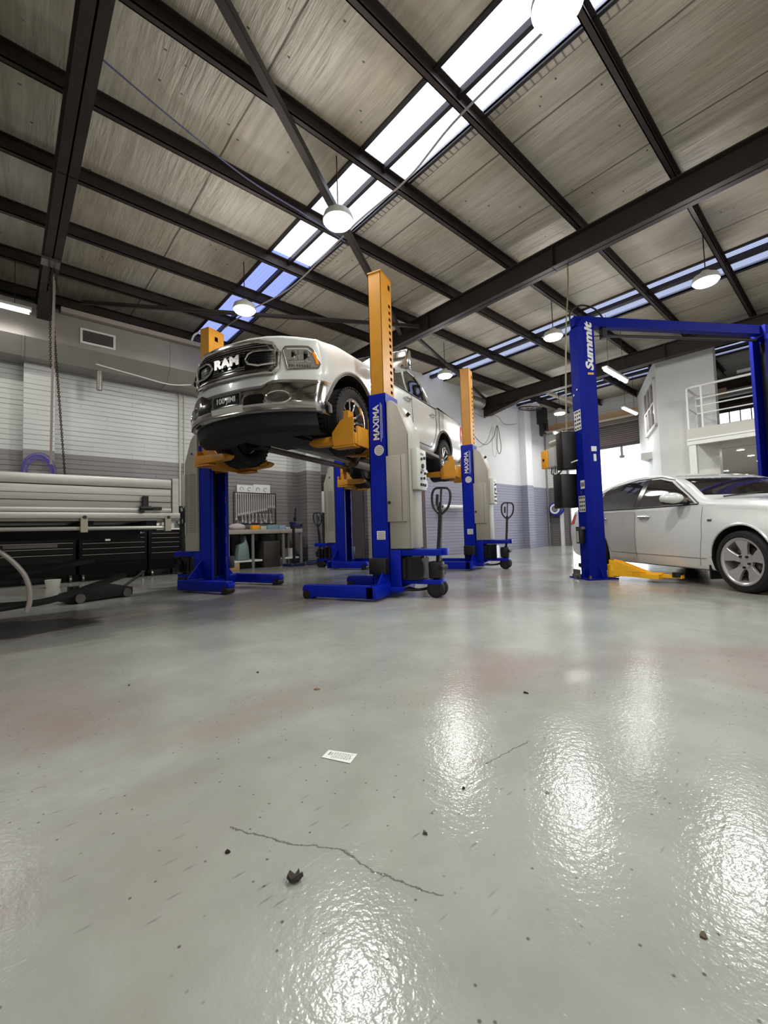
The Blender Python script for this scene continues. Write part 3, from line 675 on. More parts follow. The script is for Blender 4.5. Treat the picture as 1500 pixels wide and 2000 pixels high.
# purple hose coil on pilaster
bm = bmesh.new()
for k in range(7): tube(bm, arcpts((.49+random.uniform(-.015, .015), 10.03+.014*k, 2.05+random.uniform(-.015, .015)), .165+.014*k, -.35, PI+.35, 20, (1, 0, 0), (0, 0, 1.4)), .0065, 6)
tag(obj('hose_coil', bm, PURPLE), 'coil of violet air hose hung on the brick pilaster', 'hose')
# blue hose reel in far corner
reel = thing('hose_reel', 'round blue and white hose reel on the grey end wall', 'hose reel', (XE-.15, 8.05-.3, 1.48))
reel.location = (XE-.2, 8.22, 1.48)
bm = lathe(bmesh.new(), [(.0, -.1), (.26, -.1), (.28, -.06), (.28, .1), (.0, .1)], 'x', 28); obj('drum', bm, mat('reel_blue', (.12, .16, .55), .35), reel)
bm = lathe(bmesh.new(), [(.13, -.13), (.2, -.13), (.2, -.1), (.13, -.1), (.13, -.13)], 'x', 28); obj('hose_ring', bm, WPLAS, reel)
bm = cy((-.12, 0, 0), (-.1, 0, 0), .1, n=20); obj('hub', bm, GREYT, reel)
# white horizontal pipe on the right wall
o = obj('wall_pipe', tb([(9.9, YR-.15, 1.47), (10.95, YR-.15, 1.47)], .065, 14), WPLAS); tag(o, 'short thick white pipe fixed across the lower brick wall', 'pipe')
bm = bmesh.new(); cyl(bm, (9.75, YR-.15, 1.47), (9.92, YR-.15, 1.47), .04); box(bm, 9.72, 9.8, YR-.2, YR-.1, 1.3, 1.6); tube(bm, [(9.6, YR-.2, 1.5), (9.75, YR-.15, 1.47), (9.7, YR-.2, 1.15)], .025, 6)
tag(obj('pipe_valve', bm, BLACK), 'black valve handle at the left end of the white wall pipe', 'valve')

# ================================================================ MOBILE COLUMN LIFTS
TH = math.radians(22); A_ = Vector((math.cos(TH), math.sin(TH), 0)); B_ = Vector((-math.sin(TH), math.cos(TH), 0)); O_ = Vector((2.95, 3.52, 0))
def W(s, t, z=0.): return O_+A_*s+B_*t+Vector((0, 0, z))
def mobile_lift():
    t = thing('mobile_column_lift', 'x', 'vehicle lift', (0, 0, 0), 0, 'mobile column lifts around the raised pickup')
    for s in (-1, 1):
        x0, x1 = (-.55, -.43) if s < 0 else (.43, .55)
        l = obj('leg', pr([(0, .03), (.80, .03), (.80, .0), (.84, .04), (.93, .09), (.93, .13), (.90, .165), (0, .165)], 'x', x0, x1, bevel=.008), BLUE, t)
        bm = cy((x0-.006, .87, .055), (x1+.006, .87, .055), .05, n=20); obj('roller', bm, BLACK, l)
        bm = cy((x0-.012, .87, .06), (x1+.012, .87, .06), .022, n=14); obj('axle_cap', bm, DARKT, l)
    bm = bmesh.new(); box(bm, -.55, .55, -.03, .09, .03, .165); box(bm, -.22, .22, -.16, .16, .06, .12)
    bevelbm(bm, .006); obj('base_beam', bm, BLUE, t)
    # column: C channel open towards the vehicle, with stiffening gussets
    bm = bmesh.new(); H_ = 2.37
    box(bm, -.17, .17, -.03, -.02, .1, H_); box(bm, -.17, -.16, -.03, .20, .1, H_); box(bm, .16, .17, -.03, .20, .1, H_)
    box(bm, -.17, -.11, .19, .20, .1, H_); box(bm, .11, .17, .19, .20, .1, H_)
    prism(bm, [(-.17, .1), (-.42, .165), (-.42, .17), (-.17, .42)], 'y', .0, .02); prism(bm, [(.17, .1), (.42, .165), (.42, .17), (.17, .42)], 'y', .0, .02)
    col = obj('column', bm, BLUE, t, smooth=False)
    bm = bmesh.new(); box(bm, -.155, .155, -.018, -.015, .12, H_-.05); box(bm, -.02, .0, .05, .09, .12, 1.75); cyl(bm, (.05, .08, .12), (.05, .08, 1.75), .028, n=12)
    obj('inner_channel', bm, UNDER, col); obj('lift_rod', cy((.085, .1, .14), (.085, .1, 1.7), .012, n=10), STEEL, col)
    bm = bmesh.new(); 
    for k in range(5): box(bm, -.112, -.108, .192, .203, .35+k*.3, .45+k*.3)
    obj('edge_marks', bm, STEEL, col, smooth=False)
    # carriage mast
    bm = bmesh.new(); box(bm, -.145, -.137, 0, .17, 1.72, 3.86); box(bm, .137, .145, 0, .17, 1.72, 3.86)
    c0 = -.145; zz = 1.72
    # outer web with punched slots: strips around the slots
    box(bm, -.145, .055, 0, .008, 1.72, 3.86); box(bm, .115, .145, 0, .008, 1.72, 3.86)
    z = 1.72; slots = [2.42+k*.083 for k in range(14)]+[3.72]
    for s_ in slots: box(bm, .055, .115, 0, .008, z, s_); z = s_+(.042 if s_ < 3.7 else .07)
    box(bm, .055, .115, 0, .008, z, 3.86); box(bm, -.15, .15, -.004, .175, 3.86, 3.872)
    box(bm, -.145, -.03, .162, .17, 1.72, 3.86); box(bm, .03, .145, .162, .17, 1.72, 3.86); box(bm, -.03, .03, .162, .17, 2.2, 3.70); box(bm, -.03, .03, .162, .17, 3.77, 3.86)
    mast = obj('mast', bm, YEL, t, smooth=False)
    bm = bmesh.new(); box(bm, .05, .12, .02, .03, 2.3, 3.84); obj('slot_backing', bm, GLOSSB, mast, smooth=False)
    # wheel cradle with two forks
    bm = bmesh.new(); box(bm, -.42, .42, .205, .235, 1.74, 1.96); box(bm, -.15, .15, .15, .22, 1.72, 2.1); bevelbm(bm, .004); obj('fork_carriage', bm, YEL, t)
    for s in (-1, 1):
        bm = bmesh.new(); P = [(.22, 1.75), (.80, 1.78), (.86, 1.81), (.86, 1.84), (.80, 1.865), (.22, 1.88)]
        prism(bm, P, 'x', s*.40-.055, s*.40+.055)
        prism(bm, [(s*.345, 1.885), (s*.30, 1.84), (s*.30, 1.82), (s*.345, 1.80)], 'y', .25, .82)
        bevelbm(bm, .006); fk = obj('fork', bm, YEL, t)
        bm = bmesh.new(); prism(bm, [(.235, 1.74), (.50, 1.74), (.52, 1.90), (.40, 2.04), (.235, 2.06)], 'x', s*.40-.075, s*.40-.063)
        box(bm, s*.40-.075, s*.40+.075, .235, .52, 1.725, 1.745); box(bm, s*.40-.07, s*.40+.05, .3, .36, 2.02, 2.14); 
        obj('fork_bracket', bm, YEL, fk, smooth=False)
    # control cabinet
    bm = prism(bmesh.new(), [(-.035, .55), (-.30, .55), (-.30, 1.86), (-.17, 2.20), (-.10, 2.27), (-.035, 2.27)], 'x', -.165, .20); bmesh.ops.recalc_face_normals(bm, faces=bm.faces); bevelbm(bm, .008)
    cab = obj('cabinet', bm, BEIGE, t)
    obj('cover', bx(-.185, -.165, -.26, -.02, .86, 1.62, bevel=.004), BEIGE, cab)
    bm = bmesh.new(); box(bm, -.187, -.185, -.21, -.207, .87, 1.61); obj('cover_seam', bm, DARKT, cab, smooth=False)
    pnl = obj('control_panel', bx(-.10, .19, -.375, -.30, 1.22, 1.70, bevel=.012), PALE, cab)
    bm = bmesh.new()
    for (x, z, r) in ((.02, 1.58, .016), (.11, 1.60, .018), (.05, 1.50, .028), (.0, 1.42, .012), (.0, 1.35, .016), (.09, 1.36, .016), (-.01, 1.28, .016), (.05, 1.28, .016), (.11, 1.28, .016), (.12, 1.42, .016)): cyl(bm, (x, -.375, z), (x, -.392, z), r, n=12)
    obj('button', bm, BLACK, pnl)
    bm = bmesh.new()
    for x, z in ((.05, 1.64), (0.05, 1.45)): box(bm, x-.05, x+.05, -.377, -.375, z-.012, z+.012)
    obj('button_label', bm, GREYT, pnl, smooth=False)
    bm = bmesh.new(); cyl(bm, (-.187, -.05, 1.08), (-.20, -.05, 1.08), .018, n=14); obj('lock_knob', bm, BLACK, cab)
    bm = bmesh.new(); cyl(bm, (.05, -.20, 2.12), (.05, -.235, 2.15), .022, n=10); obj('emergency_button', bm, BLACK, cab)
    bm = bmesh.new(); box(bm, -.168, -.164, -.295, -.29, .56, 1.85)
    for k in range(34): box(bm, .2, .204, -.20, -.06, .82+k*.026, .83+k*.026)
    for k in range(34): box(bm, .2, .204, -.29, -.235, .82+k*.026, .83+k*.026)
    obj('louvre', bm, GREYT, cab, smooth=False)
    bm = bmesh.new(); box(bm, .205, .207, -.15, -.13, 1.98, 2.0); cyl(bm, (.2, -.14, 1.99), (.21, -.14, 1.99), .014, n=10); obj('keyhole', bm, BLACK, cab)
    # logo decals on the side facing the vehicle front
    M = frame((-.1725, .085, 1.97), (0, 0, 1), (0, -1, 0)); M = frame((-.1725, .105, 2.02), (0, 0, 1), (0, 1, 0)) if False else frame((-.1725, .085, 2.02), (0, 0, 1), (0, -1, 0))
    # reading upwards: x along +z, y towards image left (+y)
    M = frame((-.1725, .10, 2.03), (0, 0, 1), (0, 1, 0))
    bm = xf(text_bm('MAXIMA', .108, .001, offset=.003), frame((-.1725, .095, 2.03), (0, 0, 1), (0, 1, 0))); obj('brand_lettering', bm, DECAL, col, smooth=False)
    bm = bmesh.new(); box(bm, -.1738, -.1725, .034, .040, 1.80, 2.26); box(bm, -.1738, -.1725, .018, .022, 1.84, 2.24)
    obj('brand_underline', bm, DECAL, col, smooth=False)
    bm = cy((-.174, .07, 1.70), (-.1725, .07, 1.70), .062, n=28); lg = obj('round_logo', bm, DECAL, col)
    bm = bmesh.new()
    for k in range(5):
        z = 1.66+k*.02; h_ = math.sqrt(.056**2-(z-1.70)**2); box(bm, -.1755, -.174, .07-h_, .07+h_*.9, z-.003, z+.003)
    obj('logo_stripe', bm, GREYT, lg, smooth=False)
    bm = bmesh.new(); box(bm, -.1738, -.1725, .02, .13, .66, .76); pl = obj('rating_plate', bm, DECAL, col, smooth=False)
    bm = bmesh.new()
    for k in range(5): box(bm, -.1745, -.1738, .03, .12-.01*(k % 2), .672+k*.017, .678+k*.017)
    obj('plate_print', bm, GREYT, pl, smooth=False)
    # battery box and pump housing
    bm = bx(-.30, -.172, -.03, .18, .27, .45, bevel=.008); obj('battery_box', bm, BLACK, t)
    bm = bmesh.new(); cyl(bm, (0, -.24, .22), (0, -.24, .46), .145, n=22); box(bm, -.14, .1, -.40, -.06, .20, .44); obj('pump_tank', bm, GLOSSB, t)
    bm = bmesh.new(); box(bm, -.15, .15, -.62, -.02, .47, .54); box(bm, -.10, .10, -.60, -.02, .15, .20); box(bm, -.17, -.15, -.16, -.02, .1, .54); box(bm, .15, .17, -.16, -.02, .1, .54); box(bm, -.06, .06, -.66, -.55, .47, .55)
    bevelbm(bm, .004); obj('tow_frame', bm, BLUE, t)
    bm = tb(smooth_pts([(-.05, -.12, .08), (.0, -.25, .07), (.05, -.4, .09), (.08, -.46, .16)]), .016, 8); tube(bm, smooth_pts([(.05, -.12, .10), (.1, -.3, .06), (.1, -.42, .1), (.05, -.5, .2)]), .01, 6); obj('hydraulic_hose', bm, BLACK, t)
    # steering wheels and pump head
    jk = obj('pump_head', bx(-.075, .075, -.60, -.45, .21, .40, bevel=.02), BLACK, t)
    bm = bmesh.new(); cyl(bm, (.11, -.53, .30), (.11, -.53, .42), .035, n=12); cyl(bm, (0, -.53, .14), (0, -.53, .28), .05, n=14); box(bm, .07, .16, -.58, -.48, .24, .34); cyl(bm, (-.1, -.60, .33), (.1, -.60, .33), .03, n=12); box(bm, -.05, .05, -.56, -.50, .07, .16)
    obj('pump_fitting', bm, UNDER, jk)
    for s in (-1, 1):
        bm = lathe(bmesh.new(), [(.03, -.03), (.085, -.03), (.1, -.022), (.1, .022), (.085, .03), (.03, .03)], 'x', 24, (s*.055, -.53, .1)); w_ = obj('steer_wheel', bm, RUB, t)
        obj('wheel_disc', cy((s*.055-.032, -.53, .1), (s*.055+.032, -.53, .1), .07, n=20), BLACK, w_)
    # drawbar handle with loop grip
    ha = obj('drawbar', pr([(-.04, 0), (.04, 0), (.022, .35), (.02, .62), (-.02, .62), (-.022, .35)], 'y', -.02, .02, M=Matrix.Translation((0, -.55, .36)) @ Matrix.Rotation(math.radians(3), 4, 'X') @ Matrix.Rotation(math.radians(4), 4, 'Y')), BLACK, t, smooth=False)
    Mh = Matrix.Translation((0, -.55, .36)) @ Matrix.Rotation(math.radians(3), 4, 'X') @ Matrix.Rotation(math.radians(4), 4, 'Y')
    bm = tb(smooth_pts([(0, 0, .56), (0, -.085, .65), (0, -.11, .77), (0, -.085, .86), (0, 0, .875), (0, .085, .86), (0, .11, .77), (0, .085, .65), (0, 0, .56)], 4), .014, 8); box(bm, -.012, .012, -.01, .01, .56, .87); box(bm, -.01, .02, .03, .06, .68, .80); cyl(bm, (0, 0, .3), (0, 0, .62), .022, n=10)
    obj('grip', xf(bm, Mh), BLACK, ha)
    return t
L1 = mobile_lift()
def place(t, s, tt, rz, lb):
    t.location = W(s, tt); t.rotation_euler = (0, 0, rz); t['label'] = lb; return t
place(L1, .55, 0.0, TH, 'nearest blue mobile column lift with tall yellow mast holding the front wheel of the pickup')
L2 = copy_tree(L1); place(L2, 4.13, -.09, TH, 'mobile column lift at the rear wheel, its yellow mast against the white wall')
L3 = copy_tree(L1); place(L3, .55, 3.03, TH+PI, 'left hand mobile column lift, louvred beige cabinet in front of the black tool chest')
L4_ = copy_tree(L1); place(L4_, 4.05, 2.92, TH+PI, 'blue mobile column lift furthest under the pickup beside the white plastic chair')

# ================================================================ WHEELS
def wheel(t, name, c, R, Wd, rim, style, side, rimmat, tyre_tread=True):
    """c centre; side +1 outer face towards +y"""
    w2 = Wd/2; s = side
    prof = [(rim, -w2*.8), (rim+.02, -w2*.92), (R*.80, -w2), (R*.93, -w2*.96), (R*.985, -w2*.80), (R, -w2*.6), (R, -w2*.22), (R-.008, -w2*.2), (R-.008, -w2*.12), (R, -w2*.1), (R, w2*.1), (R-.008, w2*.12), (R-.008, w2*.2), (R, w2*.22), (R, w2*.6), (R*.985, w2*.80), (R*.93, w2*.96), (R*.80, w2), (rim+.02, w2*.92), (rim, w2*.8)]
    bm = lathe(bmesh.new(), prof, 'y', 56, c)
    if tyre_tread:
        n = 44
        for k in range(n):
            a_ = 2*PI*k/n
            for (u0, u1, off) in ((-.95, -.55, 0), (.55, .95, .5)):
                M = Matrix.Translation(c) @ Matrix.Rotation(-(a_+off*2*PI/n), 4, 'Y')
                box(bm, R-.012, R+.004, u0*w2, u1*w2, -.02, .02, M)
    ty = obj(name, bm, RUB, t)
    c = Vector(c); yo = s*w2*.72
    rm = obj('rim', lathe(bmesh.new(), [(rim+.012, s*w2*.86), (rim+.012, s*w2*.92), (rim-.004, s*w2*.92), (rim-.02, s*w2*.80), (rim-.03, 0), (rim-.05, -s*w2*.5), (rim-.03, -s*w2*.8)], 'y', 48, c), rimmat, ty)
    obj('brake_disc', cy(c+Vector((0, -s*.0, 0)), c+Vector((0, s*.02, 0)), rim*.66, n=32), mat('brake_steel', (.33, .30, .29), .4, .8), rm)
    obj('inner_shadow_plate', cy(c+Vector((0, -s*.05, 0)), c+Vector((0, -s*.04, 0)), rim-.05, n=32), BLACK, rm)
    hub = lathe(bmesh.new(), [(.001, s*w2*.62), (.05, s*w2*.62), (.085, s*w2*.52), (.09, s*w2*.3)], 'y', 28, c)
    obj('hub', hub, rimmat, rm)
    ns = 5
    for k in range(ns):
        a_ = PI/2+2*PI*k/ns
        M = Matrix.Translation(c) @ Matrix.Rotation(-a_, 4, 'Y')
        bm = bmesh.new()
        def spoke(pts_in, pts_out, th):
            # quad plate from hub to rim, tapered; points (radius, halfwidth, y)
            vs = []
            for (r, z0, z1, y) in pts_in+pts_out: vs += [bm.verts.new((r, s*y, z0)), bm.verts.new((r, s*y, z1)), bm.verts.new((r, s*(y-th), z1)), bm.verts.new((r, s*(y-th), z0))]
            m_ = len(vs)//4
            for i in range(m_-1):
                for q in range(4): bm.faces.new((vs[4*i+q], vs[4*i+(q+1) % 4], vs[4*i+4+(q+1) % 4], vs[4*i+4+q]))
            bm.faces.new(vs[:4]); bm.faces.new(vs[-4:])
        if style == 'sedan':
            spoke([(.05, -.035, .035, w2*.55), (.11, -.036, .036, w2*.60)], [(rim*.7, -.058, .058, w2*.78), (rim-.008, -.085, .085, w2*.84)], .035)
        else:
            for q in (-1, 1): spoke([(.06, q*.012-.010, q*.012+.012, w2*.5), (.12, q*.03-.014, q*.03+.014, w2*.66)], [(rim*.75, q*.055-.013, q*.055+.013, w2*.76), (rim-.008, q*.075-.015, q*.075+.015, w2*.82)], .03)
        bmesh.ops.transform(bm, matrix=M, verts=bm.verts); bmesh.ops.recalc_face_normals(bm, faces=bm.faces); bevelbm(bm, .004, 1)
        obj('spoke', bm, rimmat, rm)
    bm = bmesh.new()
    for k in range(5):
        a_ = PI/2+PI/5+2*PI*k/5; p = c+Vector((math.cos(a_)*.062, s*w2*.56, math.sin(a_)*.062)); cyl(bm, p, p+Vector((0, s*.022, 0)), .012, n=8)
    obj('wheel_nut', bm, BLACK if style == 'sedan' else CHROME, rm)
    return ty

# ================================================================ RAISED PICKUP
T0 = W(.5, 1.45, 1.72)
truck = thing('pickup_truck', 'large white crew cab pickup with chrome grille and bumper raised high on the mobile lifts', 'pickup truck', T0, TH+PI)
def bow(p):
    if p.x > .25:
        k = (p.x-.25)/.80; p.x -= .42*k*(abs(p.y)/1.0)**2.6
    return p
def low(x, zb, ws, zs, zm, zw, top_edge_y, zt, zc, w=1.0):
    return (x, [(0, zb), (ws*.55, zb), (ws*.9, zb), (w*.955, zs), (w*.985, zs+.12), (w, zm), (w*.99, zw), (top_edge_y+.03, zt-.015), (top_edge_y-.06, zt+.012), (top_edge_y*.5, zc), (0, zc)])
ST = [low(1.05, .60, .9, .64, .80, .96, .90, 1.14, 1.185, .97), low(1.00, .56, .9, .62, .82, 1.00, .91, 1.18, 1.225, .985), low(.80, .52, .95, .60, .88, 1.08, .90, 1.21, 1.265, .99), low(.35, .46, .95, .56, .92, 1.12, .92, 1.25, 1.30), low(-.1, .44, .95, .54, .90, 1.12, .93, 1.265, 1.325), low(-.55, .44, .95, .52, .86, 1.10, .93, 1.28, 1.34),
      low(-1.2, .44, .95, .52, .84, 1.10, .94, 1.285, 1.31), low(-2.2, .44, .95, .52, .84, 1.10, .95, 1.31, 1.32), low(-3.0, .44, .95, .53, .86, 1.12, .96, 1.34, 1.34), low(-3.6, .46, .95, .58, .92, 1.14, .96, 1.36, 1.36), low(-4.4, .50, .95, .60, .90, 1.13, .96, 1.38, 1.38), low(-4.8, .52, .95, .62, .88, 1.12, .94, 1.40, 1.40, .985)]
body = obj('body', loft(ST, 4, 3, bow), WHITE, truck, angle=40)
ARCHM = mat('wheel_arch_black', (.035, .028, .028), .8)
def archcut(x, R, y0, y1, z=.40): return cy((x, y0, z), (x, y1, z), R, n=40)
cuts = []
for x, R in ((0.0, .50), (-3.57, .50)):
    for s in (-1, 1): cuts.append((archcut(x, R, s*.60, s*1.2, .46), ARCHM))
boolean(body, cuts)
bv = bvh_of(body)
# cab greenhouse
def gh(x, zt, wt, wb=.93, zb=1.24): return (x, [(0, zb), (wb*.6, zb), (wb, zb), (wb-.01, zb+.06), ((wb*2+wt)/3, zb+(zt-zb)*.36), ((wb+wt*2)/3+.015, zb+(zt-zb)*.72), (wt+.03, zb+(zt-zb)*.93), (wt-.06, zt-.008), (wt*.5, zt+.015), (0, zt+.02)])
GS = [gh(-.42, 1.275, .80, .86), gh(-.75, 1.46, .78, .90), gh(-1.08, 1.66, .755, .92), gh(-1.38, 1.82, .735), gh(-1.62, 1.87, .73), gh(-2.1, 1.90, .73), gh(-2.7, 1.89, .72), gh(-3.0, 1.84, .71), gh(-3.14, 1.68, .75, .93), gh(-3.24, 1.36, .84, .93)]
cab = obj('cab', loft(GS, 3, 3), WHITE, truck, angle=50)
cv = bvh_of(cab)
side = []
for s in (-1, 1):
    D = (0, -s, 0)
    g1 = decal(cv, [(-.86, 1.33), (-1.32, 1.72), (-1.62, 1.80), (-1.86, 1.81), (-1.86, 1.35)], 'xz', D, .002, .09, .008); obj('side_window', g1, GLASS, truck)
    g2 = decal(cv, [(-1.96, 1.35), (-1.96, 1.81), (-2.55, 1.80), (-2.78, 1.72), (-3.02, 1.38)], 'xz', D, .002, .09, .008); obj('side_window', g2, GLASS, truck)
    fr = [(-.80, 1.30), (-1.29, 1.75), (-1.6, 1.84), (-2.58, 1.83), (-2.82, 1.75), (-3.08, 1.38), (-3.06, 1.34)]
    obj('window_trim', tb(surf_line(cv, fr, 'xz', D, .006), .014, 6), CHROME, truck)
    obj('belt_trim', tb(surf_line(bv, [(-.78, 1.255), (-3.06, 1.315)], 'xz', D, .004), .012, 6), BLACK, truck)
    # door gaps
    for ln in ([(-.55, 1.27), (-.56, .62), (-.62, .52)], [(-1.90, 1.30), (-1.90, .52)], [(-3.06, 1.33), (-3.10, 1.05), (-3.02, .80), (-2.86, .56), (-.62, .52)], [(-3.26, 1.35), (-3.26, .50)]):
        obj('door_gap', tb(surf_line(bv, ln, 'xz', D, .0), .006, 5), GLOSSB, truck)
    for x in (-1.70, -2.86):
        z = 1.14; h = cast(bv, (x, 0, z), D)[0]; y = h.y+s*.0
        obj('door_handle', tb([(x+.11, y+s*.01, z-.005), (x+.09, y+s*.045, z), (x-.08, y+s*.045, z+.004), (x-.11, y+s*.01, z+.004)], .016, 8), CHROME, truck)
    # flares
    for cx in (0., -3.57):
        pts = [(cx+.53*math.cos(a_), 0, .46+.525*math.sin(a_)) for a_ in [math.radians(-8+196*k/24) for k in range(25)]]
        P = []
        for p in pts:
            h = cast(bv, p, D)[0]; yy = h.y if abs(h.y) > .8 else s*.985; P.append((p[0], yy, p[2]))
        obj('arch_trim', tb(P, .022, 6), mat('grey_arch_trim', (.42, .40, .38), .5), truck)
    # running board
    obj('running_board', bx(-3.0, -.62, s*.90 if s > 0 else -1.06, 1.06 if s > 0 else s*.90, .36, .42, bevel=.012), mat('running_board_grey', (.36, .33, .32), .45, .4), truck)
    # mirror
    mp = Vector((-.98, s*1.22, 1.46))
    mr = obj('door_mirror', pr([(-.09, -.13), (.06, -.12), (.10, .0), (.06, .15), (-.08, .16), (-.10, 0)], 'y', -.13, .13, bevel=.03, M=Matrix.Translation(mp)), CHROME, truck)
    obj('mirror_arm', tb([(-.90, s*.90, 1.32), (-.95, s*1.12, 1.36)], .04, 10), BLACK, mr)
    obj('bed_rail', bx(-4.78, -3.27, s*.90 if s > 0 else -.975, .975 if s > 0 else s*.90, 1.385, 1.405, bevel=.006), BLACK, truck)
# windscreen and rear window
ws = decal(cv, [(-.70, 1.33), (.70, 1.33), (.62, 1.76), (-.62, 1.76)], 'yz', (-1, 0, 0), .002, .12, .006); obj('windscreen', ws, GLASS, truck)
obj('wiper', tb([(-.47, .55, 1.34), (-.52, .1, 1.36)], .01, 5), BLACK, truck)
# bonnet shut line and crease
for s in (-1, 1):
    obj('bonnet_gap', tb(surf_line(bv, [(.62, s*.80), (-.40, s*.84)], 'xy', (0, 0, -1), .0), .005, 5), GLOSSB, truck)
    obj('bonnet_crease', tb(surf_line(bv, [(.60, s*.42), (-.35, s*.5)], 'xy', (0, 0, -1), -.012), .03, 8), WHITE, truck)
# grille
FD = (-1, 0, 0)
def fproj(y, z, off=0.): 
    h = cast(bv, (0, y, z), FD)[0]; return Vector((h.x+off, y, z))
GP = [(-.55, .785), (.55, .785), (.61, .84), (.62, 1.00), (.56, 1.10), (.40, 1.145), (-.40, 1.145), (-.56, 1.10), (-.62, 1.00), (-.61, .84)]
grille = obj('grille', decal(bv, GP, 'yz', FD, .004, .07, .02), GLOSSB, truck)
def fl(pts, r, off, m_, nm, par, closed=False, n=6, step=.05):
    q = []
    P = pts+[pts[0]] if closed else pts
    for a, b in zip(P[:-1], P[1:]):
        k = max(1, int(math.hypot(b[0]-a[0], b[1]-a[1])/step))
        for i in range(k): q.append(fproj(a[0]+(b[0]-a[0])*i/k, a[1]+(b[1]-a[1])*i/k, off))
    if not closed: q.append(fproj(P[-1][0], P[-1][1], off))
    return obj(nm, tb(q, r, n, closed), m_, par)
fl(GP, .022, .03, CHROME, 'grille_surround', grille, True, 8)
fl([(-.58, .86), (-.58, .99), (-.51, 1.08), (.51, 1.08), (.58, .99), (.58, .86), (.52, .815), (-.52, .815)], .008, .035, DCHROME, 'inner_surround', grille, True)
for z in (.80, .83, .86, .885, 1.035, 1.06, 1.085, 1.11):
    w_ = .58 if .82 < z < 1.07 else .52
    if .855 < z < 1.05:
        for s in (-1, 1): fl([(s*.02, z), (s*.24, z)], .006, .03, DCHROME, 'grille_bar', grille) if s > 0 else None
        fl([(-.24, z), (.24, z)], .006, .03, DCHROME, 'grille_bar', grille)
    else: fl([(-w_, z), (w_, z)], .006, .03, DCHROME, 'grille_bar', grille)
for s in (-1, 1):
    hexp = [(s*.245, .955), (s*.29, 1.015), (s*.36, 1.035), (s*.585, 1.03), (s*.59, .885), (s*.41, .87), (s*.29, .90)]
    fl(hexp, .014, .04, CHROME, 'hexagon_surround', grille, True, 8)
    for z in (.90, .93, .96, .99, 1.01): fl([(s*.32, z), (s*.57, z)], .003, .024, UNDER, 'mesh_bar', grille)
bm = text_bm('RAM', .135, .008, offset=.008); xc = fproj(0, .96).x+.05
bm = xf(bm, frame((xc, 0, .958), (0, 1, 0), (0, 0, 1)) @ Matrix.Scale(1.35, 4, (1, 0, 0))); obj('brand_lettering', bm, mat('polished_letter', (.46, .45, .44), .25, .8), grille, smooth=False)
# headlights
for s in (-1, 1):
    HP = [(s*.69, .825), (s*.645, 1.04), (s*.67, 1.075), (s*.87, 1.085), (s*.915, 1.05), (s*.965, .90), (s*.95, .855), (s*.80, .835)]
    hl = obj('headlight', decal(bv, HP, 'yz', FD, .0, .05, .012), mat('headlight_bowl', (.66, .65, .64), .2, .7), truck)
    fl(HP, .007, .012, DCHROME, 'lamp_surround', hl, True)
    for y, z, r in ((.735, .985, .045), (.84, .97, .056)):
        p = fproj(s*y, z, 0.); bm = lathe(bmesh.new(), [(r, .0), (r, .02), (r*.75, .022), (r*.7, .01), (.001, .012)], 'x', 20, (p.x-.0, p.y, p.z)); obj('projector_lamp', bm, CHROME, hl)
        obj('projector_lens', cy((p.x+.012, p.y, p.z), (p.x+.018, p.y, p.z), r*.6, n=16), GLOSSB, hl)
    fl([(s*.905, 1.02), (s*.93, .95), (s*.94, .89)], .018, .01, AMBER, 'amber_marker', hl)
    fl([(s*.70, .915), (s*.89, .925)], .008, .014, CHROME, 'inner_strip', hl)
    fl([(s*.685, 1.045), (s*.86, 1.055), (s*.895, 1.02)], .009, .012, PALE, 'inner_strip', hl)
    fl([(s*.785, 1.03), (s*.785, .935)], .007, .014, CHROME, 'inner_strip', hl)
    bm = bmesh.new()
    for k in range(9):
        p = fproj(s*(.71+k*.022), .865, .018); box(bm, p.x-.01, p.x+.004, p.y-.006, p.y+.006, p.z-.014, p.z+.014)
    obj('led_strip', bm, CHROME, hl, smooth=False)
# chrome bumper: swept section around the front
def bumper_path(y):  # x as a function of y
    return 1.10-.37*abs(y)**2.6
sec = [(-.10, .35), (-.02, .36), (.015, .40), (.02, .47), (.0, .56), (-.03, .63), (-.05, .675), (-.14, .69)]
bm = bmesh.new(); ys = [-.985+1.97*k/48 for k in range(49)]; rings = []
def bump_sec(y):
    ay = abs(y); cut = 1.0
    top = .66+(0 if ay < .42 else .05*min(1, (ay-.42)/.12)); out = []
    for dx, z in sec:
        if z > .6: z = z+(top-.675)
        out.append((bumper_path(y)+dx, y, z))
    return out
for y in ys: rings.append([bm.verts.new(p) for p in bump_sec(y)])
def close_in(y0, s): # wrap returning along the wing
    outs = []
    for k in range(1, 3): outs.append([bm.verts.new((bumper_path(y0)+dx-.05*k, y0+s*(.006*k), (z if z < .5 else (z+.035 if z > .6 else z)-.004*k))) for dx, z in sec])
    return outs
rings = close_in(-.985, -1)[::-1]+rings+close_in(.985, 1)
for a, b in zip(rings[:-1], rings[1:]):
    for k in range(len(a)-1): bm.faces.new((a[k], a[k+1], b[k+1], b[k]))
r_ = bmesh.ops.solidify(bm, geom=bm.faces[:], thickness=.012)
bump = obj('front_bumper', bm, CHROME, truck, angle=60)
bb = bvh_of(bump)
def bproj(y, z, off=0.): h = cast(bb, (0, y, z), FD)[0]; return Vector((h.x+off, y, z))
